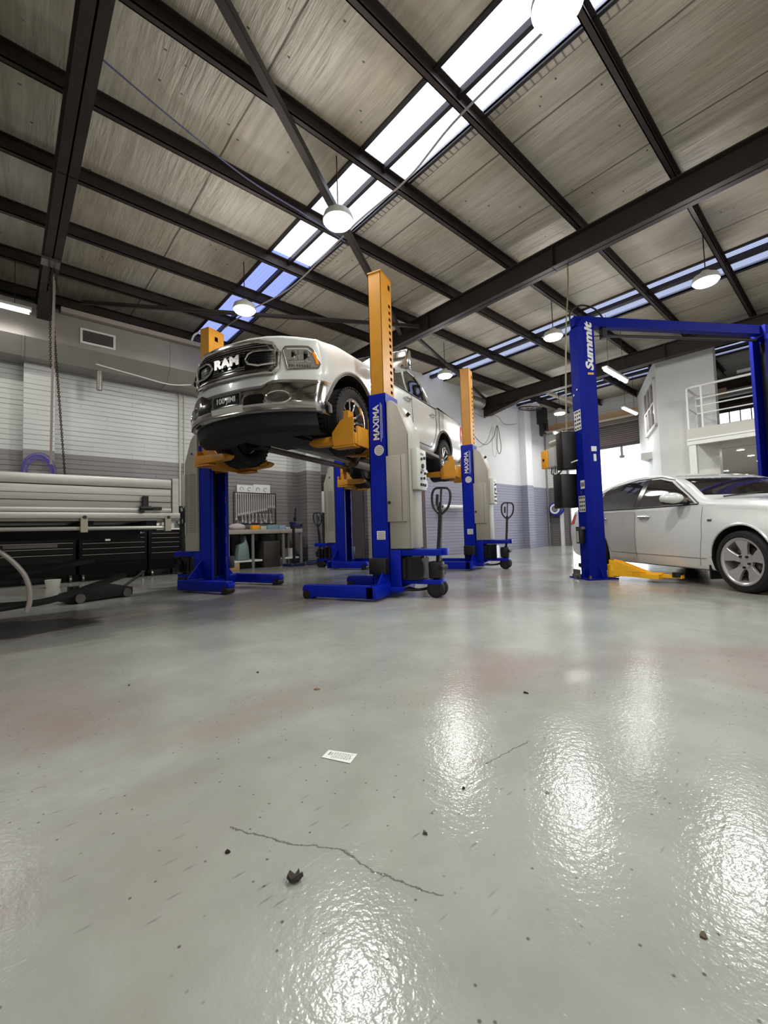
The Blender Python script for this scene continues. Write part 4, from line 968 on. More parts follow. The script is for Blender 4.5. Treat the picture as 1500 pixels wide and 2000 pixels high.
for s in (-1, 1):
    P = [(s*.25, .44), (s*.25, .525), (s*.30, .55), (s*.46, .55), (s*.49, .52), (s*.49, .44)]
    obj('tow_opening', decal(bb, P, 'yz', FD, .002, .08, .006), GLOSSB, bump)
    P = [(s*(.63+.105*math.cos(2*PI*k/14)), .50+.055*math.sin(2*PI*k/14)) for k in range(14)]
    fg = obj('fog_lamp', decal(bb, P, 'yz', FD, .002, .06, .006), mat('fog_lamp_glass', (.33, .30, .29), .08, .6), bump)
    q = [bproj(s*(.63+.125*math.cos(2*PI*k/20)), .50+.07*math.sin(2*PI*k/20), .004) for k in range(20)]
    obj('fog_surround', tb(q, .010, 6, True), CHROME, fg)
    P = [(s*(.83+.035*math.cos(2*PI*k/12)), .53+.075*math.sin(2*PI*k/12)) for k in range(12)]
    obj('bumper_recess', decal(bb, P, 'yz', FD, .002, .06, .004), DCHROME, bump)
obj('centre_recess', decal(bb, [(-.23, .39), (.23, .39), (.23, .45), (-.23, .45)], 'yz', FD, .002, .08, .006), PALE, bump)
q = [bproj(y/20*.96, .375, .006) for y in range(-20, 21)]; obj('lower_lip', tb(q, .012, 6), DCHROME, bump)
xb = bproj(0, .52).x-.005
plate = obj('number_plate', bx(xb+.012, xb+.02, -.19, .19, .47, .585, bevel=.003), GLOSSB, truck)
obj('plate_lettering', xf(text_bm('100·JIMI', .088, .001, offset=.001), frame((xb+.0215, 0, .528), (0, 1, 0), (0, 0, 1)) @ Matrix.Scale(1.02, 4, (1, 0, 0))), DECAL, plate, smooth=False)
obj('plate_bracket', bx(xb-.0, xb+.012, -.21, .21, .45, .595), BLACK, plate, smooth=False)
# air dam and valance, underbody
bm = bmesh.new(); rings = []
for k in range(25):
    y = -.93+1.86*k/24; x = bumper_path(y)-.06; rings.append([bm.verts.new((x, y, .40)), bm.verts.new((x-.05, y, .22)), bm.verts.new((x-.12, y*.97, .16)), bm.verts.new((x-.5, y*.9, .2)), bm.verts.new((x-.55, y*.9, .42))])
for a, b in zip(rings[:-1], rings[1:]):
    for k in range(4): bm.faces.new((a[k], a[k+1], b[k+1], b[k]))
obj('air_dam', bm, ARCHM, truck)
bm = bmesh.new(); box(bm, -4.7, .7, .40, .50, .40, .54); box(bm, -4.7, .7, -.50, -.40, .40, .54)
for x in (.55, -.55, -1.4, -2.4, -3.2, -4.2, -4.6): box(bm, x-.05, x+.05, -.42, .42, .42, .52)
chs = obj('chassis', bm, UNDER, truck, smooth=False)
bm = bmesh.new(); cyl(bm, (0, -.72, .36), (0, .72, .36), .04, n=12); box(bm, -.25, .25, -.40, .40, .27, .40); cyl(bm, (.02, .1, .40), (.02, .1, .52), .12, n=16)
for s in (-1, 1): box(bm, -.09, .09, s*.42 if s > 0 else -.70, .70 if s > 0 else s*.42, .24, .30); cyl(bm, (.08, s*.2, .31), (.1, s*.7, .33), .022, n=8); cyl(bm, (0, s*.62, .3), (0, s*.56, .75), .05, n=12)
obj('front_suspension', bm, UNDER, chs)
bm = bmesh.new(); cyl(bm, (-3.57, -.72, .40), (-3.57, .72, .40), .055, n=14)
bmesh.ops.create_icosphere(bm, subdivisions=2, radius=.17, matrix=Matrix.Translation((-3.57, .05, .40))); obj('rear_axle', bm, UNDER, chs)
bm = bmesh.new(); box(bm, -1.6, -.35, -.22, .22, .30, .48); cyl(bm, (-.5, 0, .42), (-.1, 0, .42), .2, n=16); bevelbm(bm, .03); obj('gearbox', bm, mat('cast_alloy_grimy', (.24, .22, .21), .5, .5), chs)
obj('driveshaft', cy((-1.5, .05, .40), (-3.45, .05, .42), .045, n=14), UNDER, chs)
bm = tb(smooth_pts([(-.6, -.25, .36), (-1.4, -.3, .33), (-2.2, -.34, .34)]), .035, 10); tube(bm, smooth_pts([(-.6, .25, .36), (-1.4, .24, .33), (-2.2, -.26, .34)]), .03, 10); cyl(bm, (-2.2, -.32, .35), (-2.9, -.32, .35), .12, n=18); tube(bm, smooth_pts([(-2.9, -.34, .36), (-3.3, -.45, .5), (-3.9, -.62, .5), (-4.7, -.66, .36)]), .035, 10)
obj('exhaust', bm, mat('exhaust_steel', (.5, .44, .40), .35, .9), chs)
bm = bx(-3.1, -1.3, .12, .40, .30, .52, bevel=.04); obj('fuel_tank', bm, BLACK, chs)
bm = bmesh.new(); box(bm, .15, .6, -.35, .35, .22, .27); box(bm, -.3, .1, -.32, .32, .24, .27); obj('skid_plate', bm, UNDER, chs, smooth=False)
# wheels
for x in (0, -3.57):
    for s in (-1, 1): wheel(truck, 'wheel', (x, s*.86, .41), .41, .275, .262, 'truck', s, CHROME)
# rear bumper, tail lamps, badge, fuel cap
obj('rear_bumper', bx(-5.0, -4.78, -.96, .96, .52, .74, bevel=.03), CHROME, truck)
for s in (-1, 1): obj('tail_lamp', bx(-4.84, -4.72, s*.93 if s > 0 else -.99, .99 if s > 0 else s*.93, .98, 1.33, bevel=.015), REDM, truck)
h = cast(bv, (-.42, 0, .97), (0, -1, 0))[0]; bd = obj('door_badge', bx(-.36, -.52, h.y-.002, h.y+.006, .96, .995), DCHROME, truck, smooth=False)
h = cast(bv, (-.42, 0, .95), (0, -1, 0))[0]
obj('antenna', tb([(-.35, -.85, 1.28), (-.42, -.86, 1.75)], .004, 5), BLACK, truck)
obj('roof_antenna', tb([(-2.9, .3, 1.88), (-3.1, .3, 2.0)], .01, 5), BLACK, truck)

# ================================================================ TWO POST LIFT
P1 = Vector((6.30, 2.62, 0)); P2 = Vector((8.93, .90, 0)); DL = (P2-P1).normalized(); AL = math.atan2(DL.y, DL.x); LL = (P2-P1).length
lift = thing('two_post_lift', 'tall blue two post lift with crossbeam and Summit lettering straddling the white sedan', 'vehicle lift', P1, AL)
SB_ = mat('summit_blue', (.008, .07, .46), .6, spec=.12, var=.12, vscale=4)
# local x runs from the near post to the far post
for k, x in enumerate((0, LL)):
    s = 1 if k == 0 else -1
    H = 3.62
    poly = [(s*a*.72, b*.78) for a, b in ((-.17, -.12), (-.17, .12), (-.09, .19), (.15, .19), (.15, .12), (.12, .12), (.12, .16), (-.08, .16), (-.14, .11), (-.14, -.11), (-.08, -.16), (.12, -.16), (.12, -.12), (.15, -.12), (.15, -.19), (-.09, -.19))]
    post = obj('post', prism(bmesh.new(), [(x+a, b) for a, b in poly], 'z', .015, H), SB_, lift, smooth=False)
    obj('post_inside', bx(x+(-.09 if s > 0 else .05), x+(-.05 if s > 0 else .09), -.11, .11, .05, H-.05), UNDER, post, smooth=False)
    bm = bmesh.new(); box(bm, x-.22, x+.22, -.24, .24, 0, .018)
    for sy in (-1, 1): prism(bm, [(x-.2*s, .018), (x-.2*s-.0, .018), (x-.09*s, .2)], 'y', sy*.2-.005, sy*.2+.005) if False else None
    for sy in (-1, 1): prism(bm, [(sy*.145, .018), (sy*.24, .018), (sy*.145, .20)], 'x', x-.006, x+.006)
    prism(bm, [(x-.22*s, .018), (x-.12*s, .018), (x-.12*s, .16)], 'y', -.006, .006)
    obj('base_plate', bm, SB_, lift, smooth=False)
    bm = bmesh.new()
    for a in (-.18, .18):
        for b in (-.20, .20): cyl(bm, (x+a, b, .018), (x+a, b, .06), .018, n=8)
    obj('anchor_bolt', bm, STEEL, lift)
    # slanting top cap and cable sheaves
    bm = bmesh.new(); prism(bm, [(x-.122*s, H), (x+.108*s, H), (x+.108*s, H+.17), (x-.02*s, H+.15)], 'y', -.115, .115); obj('post_cap', bm, SB_, lift, smooth=False)
    # carriage low in the post and two arms on the floor
    bm = bx(x+(.0 if s > 0 else -.10), x+(.10 if s > 0 else 0), -.115, .115, .05, .75, bevel=.008); obj('carriage', bm, BLACK, lift)
    obj('spacer_strip', bx(x-.118*s-.012, x-.118*s+.012, -.02, .0, 1.2, 1.25), STEEL, lift, smooth=False)
    for sy in (-1, 1):
        ang_ = math.radians(0); base = Vector((x+s*.20, sy*.16, .10)); tip_d = Vector((s*.30, sy*.95, 0)).normalized()
        if k == 0 and sy < 0: tip_d = Vector((.42, -.9, 0)).normalized()
        n_ = Vector((-tip_d.y, tip_d.x, 0)); M = frame(base, tip_d, n_)
        bm = bmesh.new(); prism(bm, [(0, -.075), (.40, -.055), (.64, -.05), (.64, .05), (.40, .055), (0, .075)], 'z', -.05, .02, M); box(bm, .60, .86, -.035, .035, -.035, .005, M); cyl(bm, M @ Vector((0, 0, -.07)), M @ Vector((0, 0, .10)), .075, n=18)
        prism(bm, [(-.02, .02), (.46, .02), (.10, .15), (-.02, .17)], 'y', -.066, -.05, M); prism(bm, [(-.02, .02), (.46, .02), (.10, .15), (-.02, .17)], 'y', .05, .066, M)
        prism(bm, [(.28, -.06), (.54, -.15), (.64, -.13), (.64, -.05)], 'z', -.05, .01, M) if (k == 0 and sy < 0) else None
        bmesh.ops.recalc_face_normals(bm, faces=bm.faces); arm = obj('swing_arm', bm, mat('arm_yellow', (.92, .68, .12), .4, var=.1, vscale=9), lift)
        p = M @ Vector((.80, 0, .0)); bm = cy(p+Vector((0, 0, -.02)), p+Vector((0, 0, .035)), .06, n=20); obj('lift_pad', bm, BLACK, arm)
# crossbeam with diagonal stay and limit bar
bm = bmesh.new(); box(bm, -.12, LL+.12, -.055, .055, 3.66, 3.80); obj('crossbeam', bm, SB_, lift, smooth=False)
bm = bmesh.new(); box(bm, .15, LL-.15, .056, .062, 3.67, 3.72); obj('beam_underside_strip', bm, STEEL, lift, smooth=False)
bm = bmesh.new(); cyl(bm, (.35, .0, 3.55), (LL-.15, .0, 3.58), .022, n=10); cyl(bm, (.06, 0, 3.52), (.36, 0, 3.55), .008, n=6); box(bm, .33, .40, -.04, .04, 3.5, 3.68); obj('limit_bar', bm, BLACK, lift)
bm = tb(smooth_pts([(-.06, .1, 3.62), (-.10, .08, 3.9), (.05, .05, 4.02), (.25, 0, 3.95), (.40, 0, 3.78)], 6), .014, 6); obj('cable_loop', bm, BLACK, lift)
# lettering on the outer chamfer facing the camera: reading upward
ch0, ch1 = Vector((-.17, -.12, 0)), Vector((-.09, -.19, 0))
def face_frame(a, b, z, off=.003):
    a, b = Vector(a), Vector(b); m_ = (a+b)/2; t_ = (b-a).normalized(); n_ = Vector((t_.y, -t_.x, 0));
    if n_.dot(m_-Vector((0, 0, 0))) < 0: n_ = -n_
    return m_+n_*off+Vector((0, 0, z)), t_, n_
# sides seen: broad face x=-.17 (looking along +x) and side y=-.19
bm = text_bm('Summit', .158, .001, shear=.25, offset=.007)
bm = xf(bm, frame((.02, -.1500, 3.30), (0, 0, 1), (-1, 0, 0)) @ Matrix.Scale(1.42, 4, (1, 0, 0))); obj('brand_lettering', bm, DECAL, lift, smooth=False)
bm = bmesh.new(); box(bm, -.02, .07, -.151, -.148, 2.90, 2.93); obj('colour_sticker', bm, mat('gold_sticker', (.75, .62, .2), .4), lift, smooth=False)
def sticker(nm, y0, y1, z0, z1, rows, m_=DECAL):
    st = obj(nm, bx(-.1255, -.1220, y0, y1, z0, z1), m_, lift, smooth=False); bm = bmesh.new()
    for r in range(rows):
        z = z0+(z1-z0)*(r+.5)/rows; h_ = (z1-z0)/rows*.25
        for q in range(3):
            a = y0+(y1-y0)*(.06+q*.31); b = a+(y1-y0)*random.uniform(.16, .26); box(bm, -.1262, -.1255, a, b, z-h_, z+h_)
    obj('sticker_print', bm, INK, st, smooth=False)
sticker('instruction_sticker', -.085, .075, 2.13, 2.42, 5)
sticker('small_sticker', -.09, -.0, 1.28, 1.40, 1)
sticker('data_sticker', -.085, .06, .95, 1.18, 4, mat('beige_sticker', (.72, .70, .66), .6))
bm = bmesh.new(); box(bm, -.03, .05, -.151, -.148, 1.80, 1.87); box(bm, -.0, .04, -.151, -.148, 1.66, 1.76); obj('warning_sticker', bm, DECAL, lift, smooth=False)
bm = bmesh.new(); box(bm, -.19, -.122, -.06, .07, .70, .74); obj('bracket_plate', bm, STEEL, lift, smooth=False)
bm = bx(-.20, -.122, -.04, .06, .50, .70, bevel=.01); lk = obj('lock_release', bm, BLACK, lift); obj('lock_lever', bx(-.22, -.20, -.01, .03, .52, .68), BEIGE, lk, smooth=False)
bm = bmesh.new(); box(bm, -.27, -.245, -.08, .06, .02, .14); cyl(bm, (-.29, -.02, .05), (-.27, -.02, .05), .035, n=14); obj('end_stop', bm, STEEL, lift)
# power unit: control box, pump, motor and black tank on the left side of the post
bm = bx(-.14, .06, .22, .34, 1.62, 1.98, bevel=.01); obj('control_box', bx(-.34, -.12, .30, .62, 1.66, 1.95, bevel=.01), mat('switch_box_grey', (.70, .69, .66), .45), lift)
bm.free()
obj('isolator_cover', bx(-.365, -.34, .46, .63, 1.66, 1.94, bevel=.008), ORANGE, lift)
bm = cy((-.375, .55, 1.79), (-.365, .55, 1.79), .02, n=12); obj('isolator_knob', bm, BLACK, lift)
obj('pump_body', bx(-.30, -.12, .19, .30, 1.66, 1.90, bevel=.01), SB_, lift)
obj('motor', bx(-.34, -.06, .06, .24, 1.58, 2.14, bevel=.02), BLACK, lift)
obj('motor_cover', tb([(-.26, .22, 2.03), (-.26, .48, 2.03)], .05, 14), BEIGE, lift)
obj('oil_tank', bx(-.34, -.08, .13, .36, 1.02, 1.52, bevel=.012), BLACK, lift)
bm = bmesh.new()
for k in range(4): tube(bm, smooth_pts([(-.25, .52-.05*k, 1.66), (-.27, .5-.05*k, 1.57-.01*k), (-.28, .34, 1.53-.01*k), (-.26, .2, 1.60), (-.2, .05, 1.68)], 5), .008, 6)
obj('power_cable', bm, BLACK, lift)
obj('white_cable', tb(smooth_pts([(-.26, .46, 1.66), (-.28, .4, 1.56), (-.28, .28, 1.56), (-.22, .1, 1.66), (-.18, -.04, 1.69)], 5), .010, 6), WPLAS, lift)
bm = bmesh.new(); cyl(bm, (-.129, -.03, 2.72), (-.122, -.03, 2.72), .013, n=8); cyl(bm, (-.129, .05, 2.66), (-.122, .05, 2.66), .015, n=8); obj('white_bolt', bm, DECAL, lift)

# ================================================================ WHITE SEDAN
SA = math.radians(52.7); S0 = Vector((5.84, .83, 0)); SL = Vector((math.sin(SA), -math.cos(SA), 0))
car = thing('sedan', 'white four door sedan with silver five spoke wheels parked between the blue lift posts', 'car', S0+SL*.80, SA+PI)
# local +x forward, +y is the car's left; the camera sees the right side (-y)
def cs(x, zb, w, zsill, zwaist, zbelt, yb, yt, zt, yr, zr, zc):
    return (x, [(0, zb), (w*.6, zb), (w*.92, zb+.01), (w*.975, zsill), (w, (zsill+zwaist)/2), (w*.995, zwaist), (yb+.012, zbelt-.05), (yb, zbelt), ((yb+yt)/2+.018, (zbelt+zt)/2), (yt, zt), (yr, zr), (yr*.55, zc-.01), (0, zc)])
CST = [cs(.93, .30, .60, .36, .52, .60, .52, .46, .63, .40, .65, .67), cs(.86, .22, .78, .32, .58, .70, .68, .60, .74, .50, .77, .79), cs(.62, .19, .88, .28, .64, .80, .77, .70, .85, .60, .88, .91), cs(.2, .18, .895, .27, .68, .87, .80, .74, .92, .64, .955, .98), cs(-.25, .18, .895, .27, .70, .92, .83, .77, .975, .67, 1.005, 1.03),
       cs(-.55, .18, .895, .27, .70, .935, .845, .79, 1.02, .70, 1.04, 1.06), cs(-.95, .18, .895, .27, .70, .945, .85, .70, 1.24, .62, 1.27, 1.29), cs(-1.35, .18, .895, .27, .70, .955, .855, .62, 1.375, .54, 1.405, 1.425), cs(-1.9, .18, .895, .27, .70, .965, .86, .60, 1.415, .52, 1.455, 1.475), cs(-2.4, .18, .895, .27, .71, .975, .86, .60, 1.40, .52, 1.445, 1.465),
       cs(-2.9, .19, .895, .28, .72, .99, .855, .62, 1.31, .54, 1.355, 1.375), cs(-3.2, .20, .89, .30, .74, 1.005, .84, .67, 1.17, .60, 1.20, 1.215), cs(-3.42, .22, .87, .33, .76, 1.01, .80, .72, 1.06, .64, 1.085, 1.10), cs(-3.62, .28, .80, .38, .76, .97, .72, .66, 1.03, .56, 1.06, 1.07), cs(-3.70, .34, .70, .42, .70, .90, .62, .56, .94, .46, .96, .97)]
cb = obj('body', loft(CST, 4, 3), SEDW, car, angle=40)
boolean(cb, [(cy((x, s*.60, .335), (x, s*1.1, .335), .375, n=40), ARCHM) for x in (0, -2.685) for s in (-1, 1)])
sv = bvh_of(cb)
SG_ = mat('smoked_sedan_glass', (.13, .11, .11), .04, 0, spec=.9)
for s in (-1, 1):
    D = (0, -s, 0)
    obj('side_window', decal(sv, [(-.62, .985), (-.80, 1.10), (-1.16, 1.30), (-1.42, 1.365), (-1.60, 1.375), (-1.60, .99)], 'xz', D, .002, .08, .006), SG_, car)
    obj('side_window', decal(sv, [(-1.72, .99), (-1.72, 1.378), (-2.10, 1.38), (-2.52, 1.33), (-2.66, 1.28), (-2.66, 1.005)], 'xz', D, .002, .08, .006), SG_, car)
    obj('side_window', decal(sv, [(-2.70, 1.01), (-2.70, 1.26), (-2.95, 1.14), (-3.12, 1.04)], 'xz', D, .002, .08, .006), SG_, car)
    obj('window_trim', tb(surf_line(sv, [(-.56, .975), (-.78, 1.115), (-1.14, 1.325), (-1.42, 1.392), (-1.9, 1.405), (-2.5, 1.355), (-2.75, 1.27), (-3.18, 1.02)], 'xz', D, .002), .008, 6), BLACK, car)
    obj('belt_trim', tb(surf_line(sv, [(-.56, .97), (-1.65, .975), (-3.18, 1.005)], 'xz', D, .003), .010, 6), BLACK, car)
    obj('pillar_trim', decal(sv, [(-1.61, .985), (-1.61, 1.385), (-1.71, 1.385), (-1.71, .985)], 'xz', D, .002, .1, .005), GLOSSB, car)
    for ln in ([(-.50, .93), (-.48, .60), (-.55, .24)], [(-1.66, .96), (-1.66, .28)], [(-2.75, 1.0), (-2.66, .80), (-2.38, .58), (-2.25, .34)]): obj('door_gap', tb(surf_line(sv, ln, 'xz', D, -.002), .004, 5), GLOSSB, car)
    obj('sill_crease', tb(surf_line(sv, [(-.45, .33), (-2.25, .34)], 'xz', D, -.004), .007, 5), mat('grey_seam', (.45, .45, .44), .5), car)
    for x in (-1.46, -2.46):
        h = cast(sv, (x, 0, .845), D)[0]; y = h.y
        hd = obj('door_handle', tb([(x+.10, y, .845), (x+.08, y+s*.035, .848), (x-.08, y+s*.035, .852), (x-.10, y, .852)], .016, 8), mat('handle_silver', (.7, .7, .7), .2, .8), car)
        bm = bmesh.new(); bmesh.ops.create_uvsphere(bm, u_segments=14, v_segments=8, radius=.05, matrix=Matrix.Translation((x, y-s*.03, .83)) @ Matrix.Diagonal((1.6, 1, .8, 1))); obj('handle_recess', bm, SEDW, hd)
    # mirror
    bm = bmesh.new(); bmesh.ops.create_uvsphere(bm, u_segments=20, v_segments=12, radius=.1, matrix=Matrix.Translation((-.78, s*1.0, 1.055)) @ Matrix.Diagonal((1.0, 1.45, .72, 1))); mr = obj('door_mirror', bm, SEDW, car)
    bm = bmesh.new(); bmesh.ops.create_uvsphere(bm, u_segments=16, v_segments=8, radius=.09, matrix=Matrix.Translation((-.80, s*.99, 1.012)) @ Matrix.Diagonal((.9, 1.45, .45, 1))); obj('mirror_base', bm, BLACK, mr)
    obj('mirror_stalk', tb([(-.74, s*.84, 1.0), (-.77, s*.93, 1.01)], .03, 8), BLACK, mr)
    h = cast(sv, (-.38, 0, .77), D)[0]; obj('side_repeater', tb([(-.40, h.y, .77), (-.35, h.y, .77)], .014, 8), mat('smoke_lens', (.35, .33, .32), .2), car)
    P = []
    for k in range(25):
        a_ = math.radians(4+172*k/24); p = (.385*math.cos(a_), 0, .335+.385*math.sin(a_)); h = cast(sv, p, D)[0]; P.append((p[0], h.y if abs(h.y) > .7 else s*.87, p[2]))
    obj('arch_lip', tb(P, .014, 6), SEDW, car)
    # lamps
    obj('headlight', decal(sv, [(.38, .72), (.82, .62), (.84, .70), (.36, .82)], 'xz', D, .002, .06, .006), mat('sedan_lamp', (.5, .5, .5), .1, .7), car)
    obj('tail_lamp', decal(sv, [(-3.36, .80), (-3.60, .78), (-3.60, .95), (-3.34, .97)], 'xz', D, .002, .06, .006), REDM, car)
obj('windscreen', decal(sv, [(-.70, 1.08), (.70, 1.08), (.54, 1.385), (-.54, 1.385)], 'yz', (-1, 0, 0), .003, .09, .005), SG_, car)
obj('rear_window', decal(sv, [(-.62, 1.13), (.62, 1.13), (.50, 1.38), (-.50, 1.38)], 'yz', (1, 0, 0), .003, .09, .005), SG_, car)
bm = tb([(-.52, -.55, 1.05), (-.60, .05, 1.10)], .009, 5); tube(bm, [(-.52, .1, 1.06), (-.60, .6, 1.10)], .009, 5); obj('wiper', bm, BLACK, car)
for x in (0, -2.685):
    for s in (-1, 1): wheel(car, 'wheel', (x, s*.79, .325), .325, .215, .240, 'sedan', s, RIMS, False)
obj('front_bumper_intake', decal(sv, [(-.5, .30), (.5, .30), (.46, .44), (-.46, .44)], 'yz', (-1, 0, 0), .002, .1, .006), BLACK, car)
bm = bmesh.new(); box(bm, -3.4, .6, -.6, .6, .16, .2); obj('floor_pan', bm, UNDER, car, smooth=False)
bm = bmesh.new(); bmesh.ops.create_uvsphere(bm, u_segments=10, v_segments=6, radius=.05, matrix=Matrix.Translation((-2.75, 0, 1.42)) @ Matrix.Diagonal((1.6, .5, .9, 1))); obj('roof_antenna', bm, SEDW, car)
obj('mud_flap', bx(-.42, -.40, -.88, -.74, .10, .26), BLACK, car, smooth=False)

# ================================================================ TRAY TRUCK ON THE LEFT
tt = thing('tray_truck', 'flat bed truck with grey aluminium drop side tray at the left edge', 'truck', (0, 4.0, 0))
X1 = 1.14
bm = bmesh.new(); box(bm, -5.2, X1, 0, 1.95, .90, .955); obj('tray_floor', bm, ALU, tt, smooth=False)
sd = obj('drop_side', bx(-5.2, X1-.06, -.035, -.005, .965, 1.245, bevel=.004), ALU, tt)
bm = bmesh.new()
for z0, z1 in ((1.165, 1.17), (1.105, 1.108), (1.05, 1.056)): box(bm, -5.2, X1-.06, -.0375, -.034, z0, z1)
obj('side_groove', bm, UNDER, sd, smooth=False)
bm = bmesh.new(); box(bm, -5.2, X1-.06, -.045, -.03, 1.17, 1.245); box(bm, -5.2, X1-.06, -.042, -.03, .965, 1.0); bevelbm(bm, .004); obj('side_rib', bm, ALU, sd)
obj('far_side', bx(-5.2, X1, 1.93, 1.96, .96, 1.245), ALU, tt, smooth=False)
obj('side_coaming', bx(-5.2, X1+.01, -.05, .0, .915, .962, bevel=.004), ALU, tt)
obj('end_board', bx(X1-.045, X1-.015, -.03, 1.95, .96, 1.245), ALU, tt, smooth=False)
bm = bmesh.new(); box(bm, X1-.05, X1-.0, -.045, .02, .93, 1.26); obj('corner_post', bm, ALU, tt, smooth=False)
bm = bmesh.new(); box(bm, .86, .90, -.065, -.04, 1.0, 1.10); cyl(bm, (.84, -.06, 1.0), (.92, -.06, 1.0), .018, n=8); box(bm, .93, 1.0, -.07, -.045, .985, 1.01); box(bm, .84, .87, -.07, -.045, .965, 1.0); obj('latch', bm, UNDER, sd)
obj('tie_rail', tb([(-5.2, -.02, .84), (1.06, -.02, .84)], .016, 8), ALU, tt)
bm = bmesh.new()
for x in (.44, 1.03, -.5, -1.4): box(bm, x, x+.045, -.055, -.005, .81, .93)
obj('rail_bracket', bm, mat('rail_bracket_grey', (.55, .52, .47), .5, .4), tt, smooth=False)
bm = bmesh.new()
for x in (.455, 1.045): cyl(bm, (x+.01, -.06, .925), (x+.01, -.05, .925), .014, n=8)
obj('rail_bolt', bm, BLACK, tt)
bm = bmesh.new(); box(bm, -5, .95, .45, .55, .76, .88); box(bm, -5, .95, 1.4, 1.5, .76, .88)
for x in (.9, .45, -.3, -1.1): box(bm, x, x+.08, .02, 1.9, .82, .90)
obj('chassis', bm, ARCHM, tt, smooth=False)
obj('tail_lamp_bar', bx(.0, .32, .2, .25, .70, .725), mat('dull_lamp_strip', (.35, .32, .32), .4), tt, smooth=False)
bm = bmesh.new(); cyl(bm, (-.55, .3, .38), (-.55, 1.7, .38), .06, n=12); tube(bm, smooth_pts([(-1.2, .5, .55), (-.6, .5, .42), (.1, .5, .50), (.6, .5, .58)]), .03, 6); tube(bm, smooth_pts([(-.4, .4, .30), (.2, .35, .27), (.6, .45, .36), (.85, .6, .42)]), .028, 6); cyl(bm, (-.1, .3, .25), (.15, .3, .27), .02, n=8); obj('suspension', bm, ARCHM, tt)
wheel(tt, 'wheel', (-.50, .22, .36), .36, .22, .21, 'truck', -1, STEEL, False)
# curved metal mudguard
bm = bmesh.new(); P = [(-.30, .86), (-.05, .71), (.05, .615), (.115, .52), (.14, .45), (.152, .38), (.15, .30), (.135, .24)]
P = [Vector((x, 0, z)) for x, z in P]; P = smooth_pts(P, 3); a_ = [bm.verts.new((p.x, .10, p.z)) for p in P]; b_ = [bm.verts.new((p.x, .34, p.z)) for p in P]
for i in range(len(P)-1): bm.faces.new((a_[i], a_[i+1], b_[i+1], b_[i]))
bmesh.ops.solidify(bm, geom=bm.faces[:], thickness=.008); MG = mat('mudguard_grey', (.50, .47, .45), .5, .2)
mg = obj('mudguard', bm, MG, tt); obj('rolled_edge', tb([p+Vector((0, .095, 0)) for p in P], .017, 8), MG, mg)

# ================================================================ TOOL CHESTS AND WALL SIDE
TCM = mat('tool_chest_black', (.012, .009, .009), .5, spec=.2)
SILV = mat('drawer_edge_silver', (.62, .58, .56), .4, .5)
def chest(nm, lb, x, w, h, y=9.62, d=.55, rows=6, legs=True, loc=None):
    t = thing(nm, lb, 'tool chest', (x, y, 0), 0, 'black tool chests along the brick wall')
    obj('carcass', bx(0, w, 0, d, .13, h, bevel=.01), TCM, t)
    hs = [.09, .09, .10, .11, .16, .22][:rows]; z = h-.06
    for k, hh in enumerate(hs):
        if z-hh < .14: break
        dr = obj('drawer', bx(.03, w-.03, -.018, .0, z-hh+.012, z), TCM, t, smooth=False); obj('drawer_pull', bx(.05, w-.05, -.028, -.018, z-.014, z-.006), SILV, dr, smooth=False); z -= hh
    for xx in (.07, w-.07):
        for yy in (.07, d-.07):
            bm = cy((xx-.015, yy, .055), (xx+.015, yy, .055), .055, n=16); cyl(bm, (xx, yy, .10), (xx, yy, .13), .03, n=10); cs_ = obj('castor', bm, STEEL if yy < .2 else BLACK, t)
    return t
chest('tool_chest', 'black tool chest furthest left, mostly hidden behind the tray truck', -.95, 1.95, .97)
chest('tool_chest', 'wide black roller tool chest with silver edged drawers in the middle of the row', 1.05, 1.12, .95)
c3 = chest('tool_chest', 'black tool chest with white top next to the left lift column', 2.20, .62, .93)
obj('worktop', bx(-.02, .64, -.03, .57, .93, .965, bevel=.006), WPLAS, c3)
# items on the chests
tag(obj('oil_bottle', bx(2.30, 2.42, 9.7, 9.8, .965, 1.18, bevel=.015), WPLAS), 'white oil bottle on the left of the white tool chest top', 'bottle', 'things on the tool chest')
tag(obj('oil_bottle', bx(2.47, 2.60, 9.72, 9.84, .965, 1.23, bevel=.015), PALE), 'taller pale bottle beside the lift cabinet on the tool chest', 'bottle', 'things on the tool chest')
tag(obj('grease_tin', cy((2.70, 9.85, .965), (2.70, 9.85, 1.08), .05), PALE), 'small pale tin at the right of the white tool chest top', 'tin', 'things on the tool chest')
tag(obj('hanging_tag', bx(1.45, 1.53, 9.575, 9.59, .74, .9), WPLAS, smooth=False), 'white tag hanging on the front of the wide black tool chest', 'tag')
bm = bx(1.85, 2.06, 9.575, 9.60, .865, .895, bevel=.01); tag(obj('badge_strip', bm, WPLAS), 'white oval name strip on the upper edge of the tool chest', 'badge')
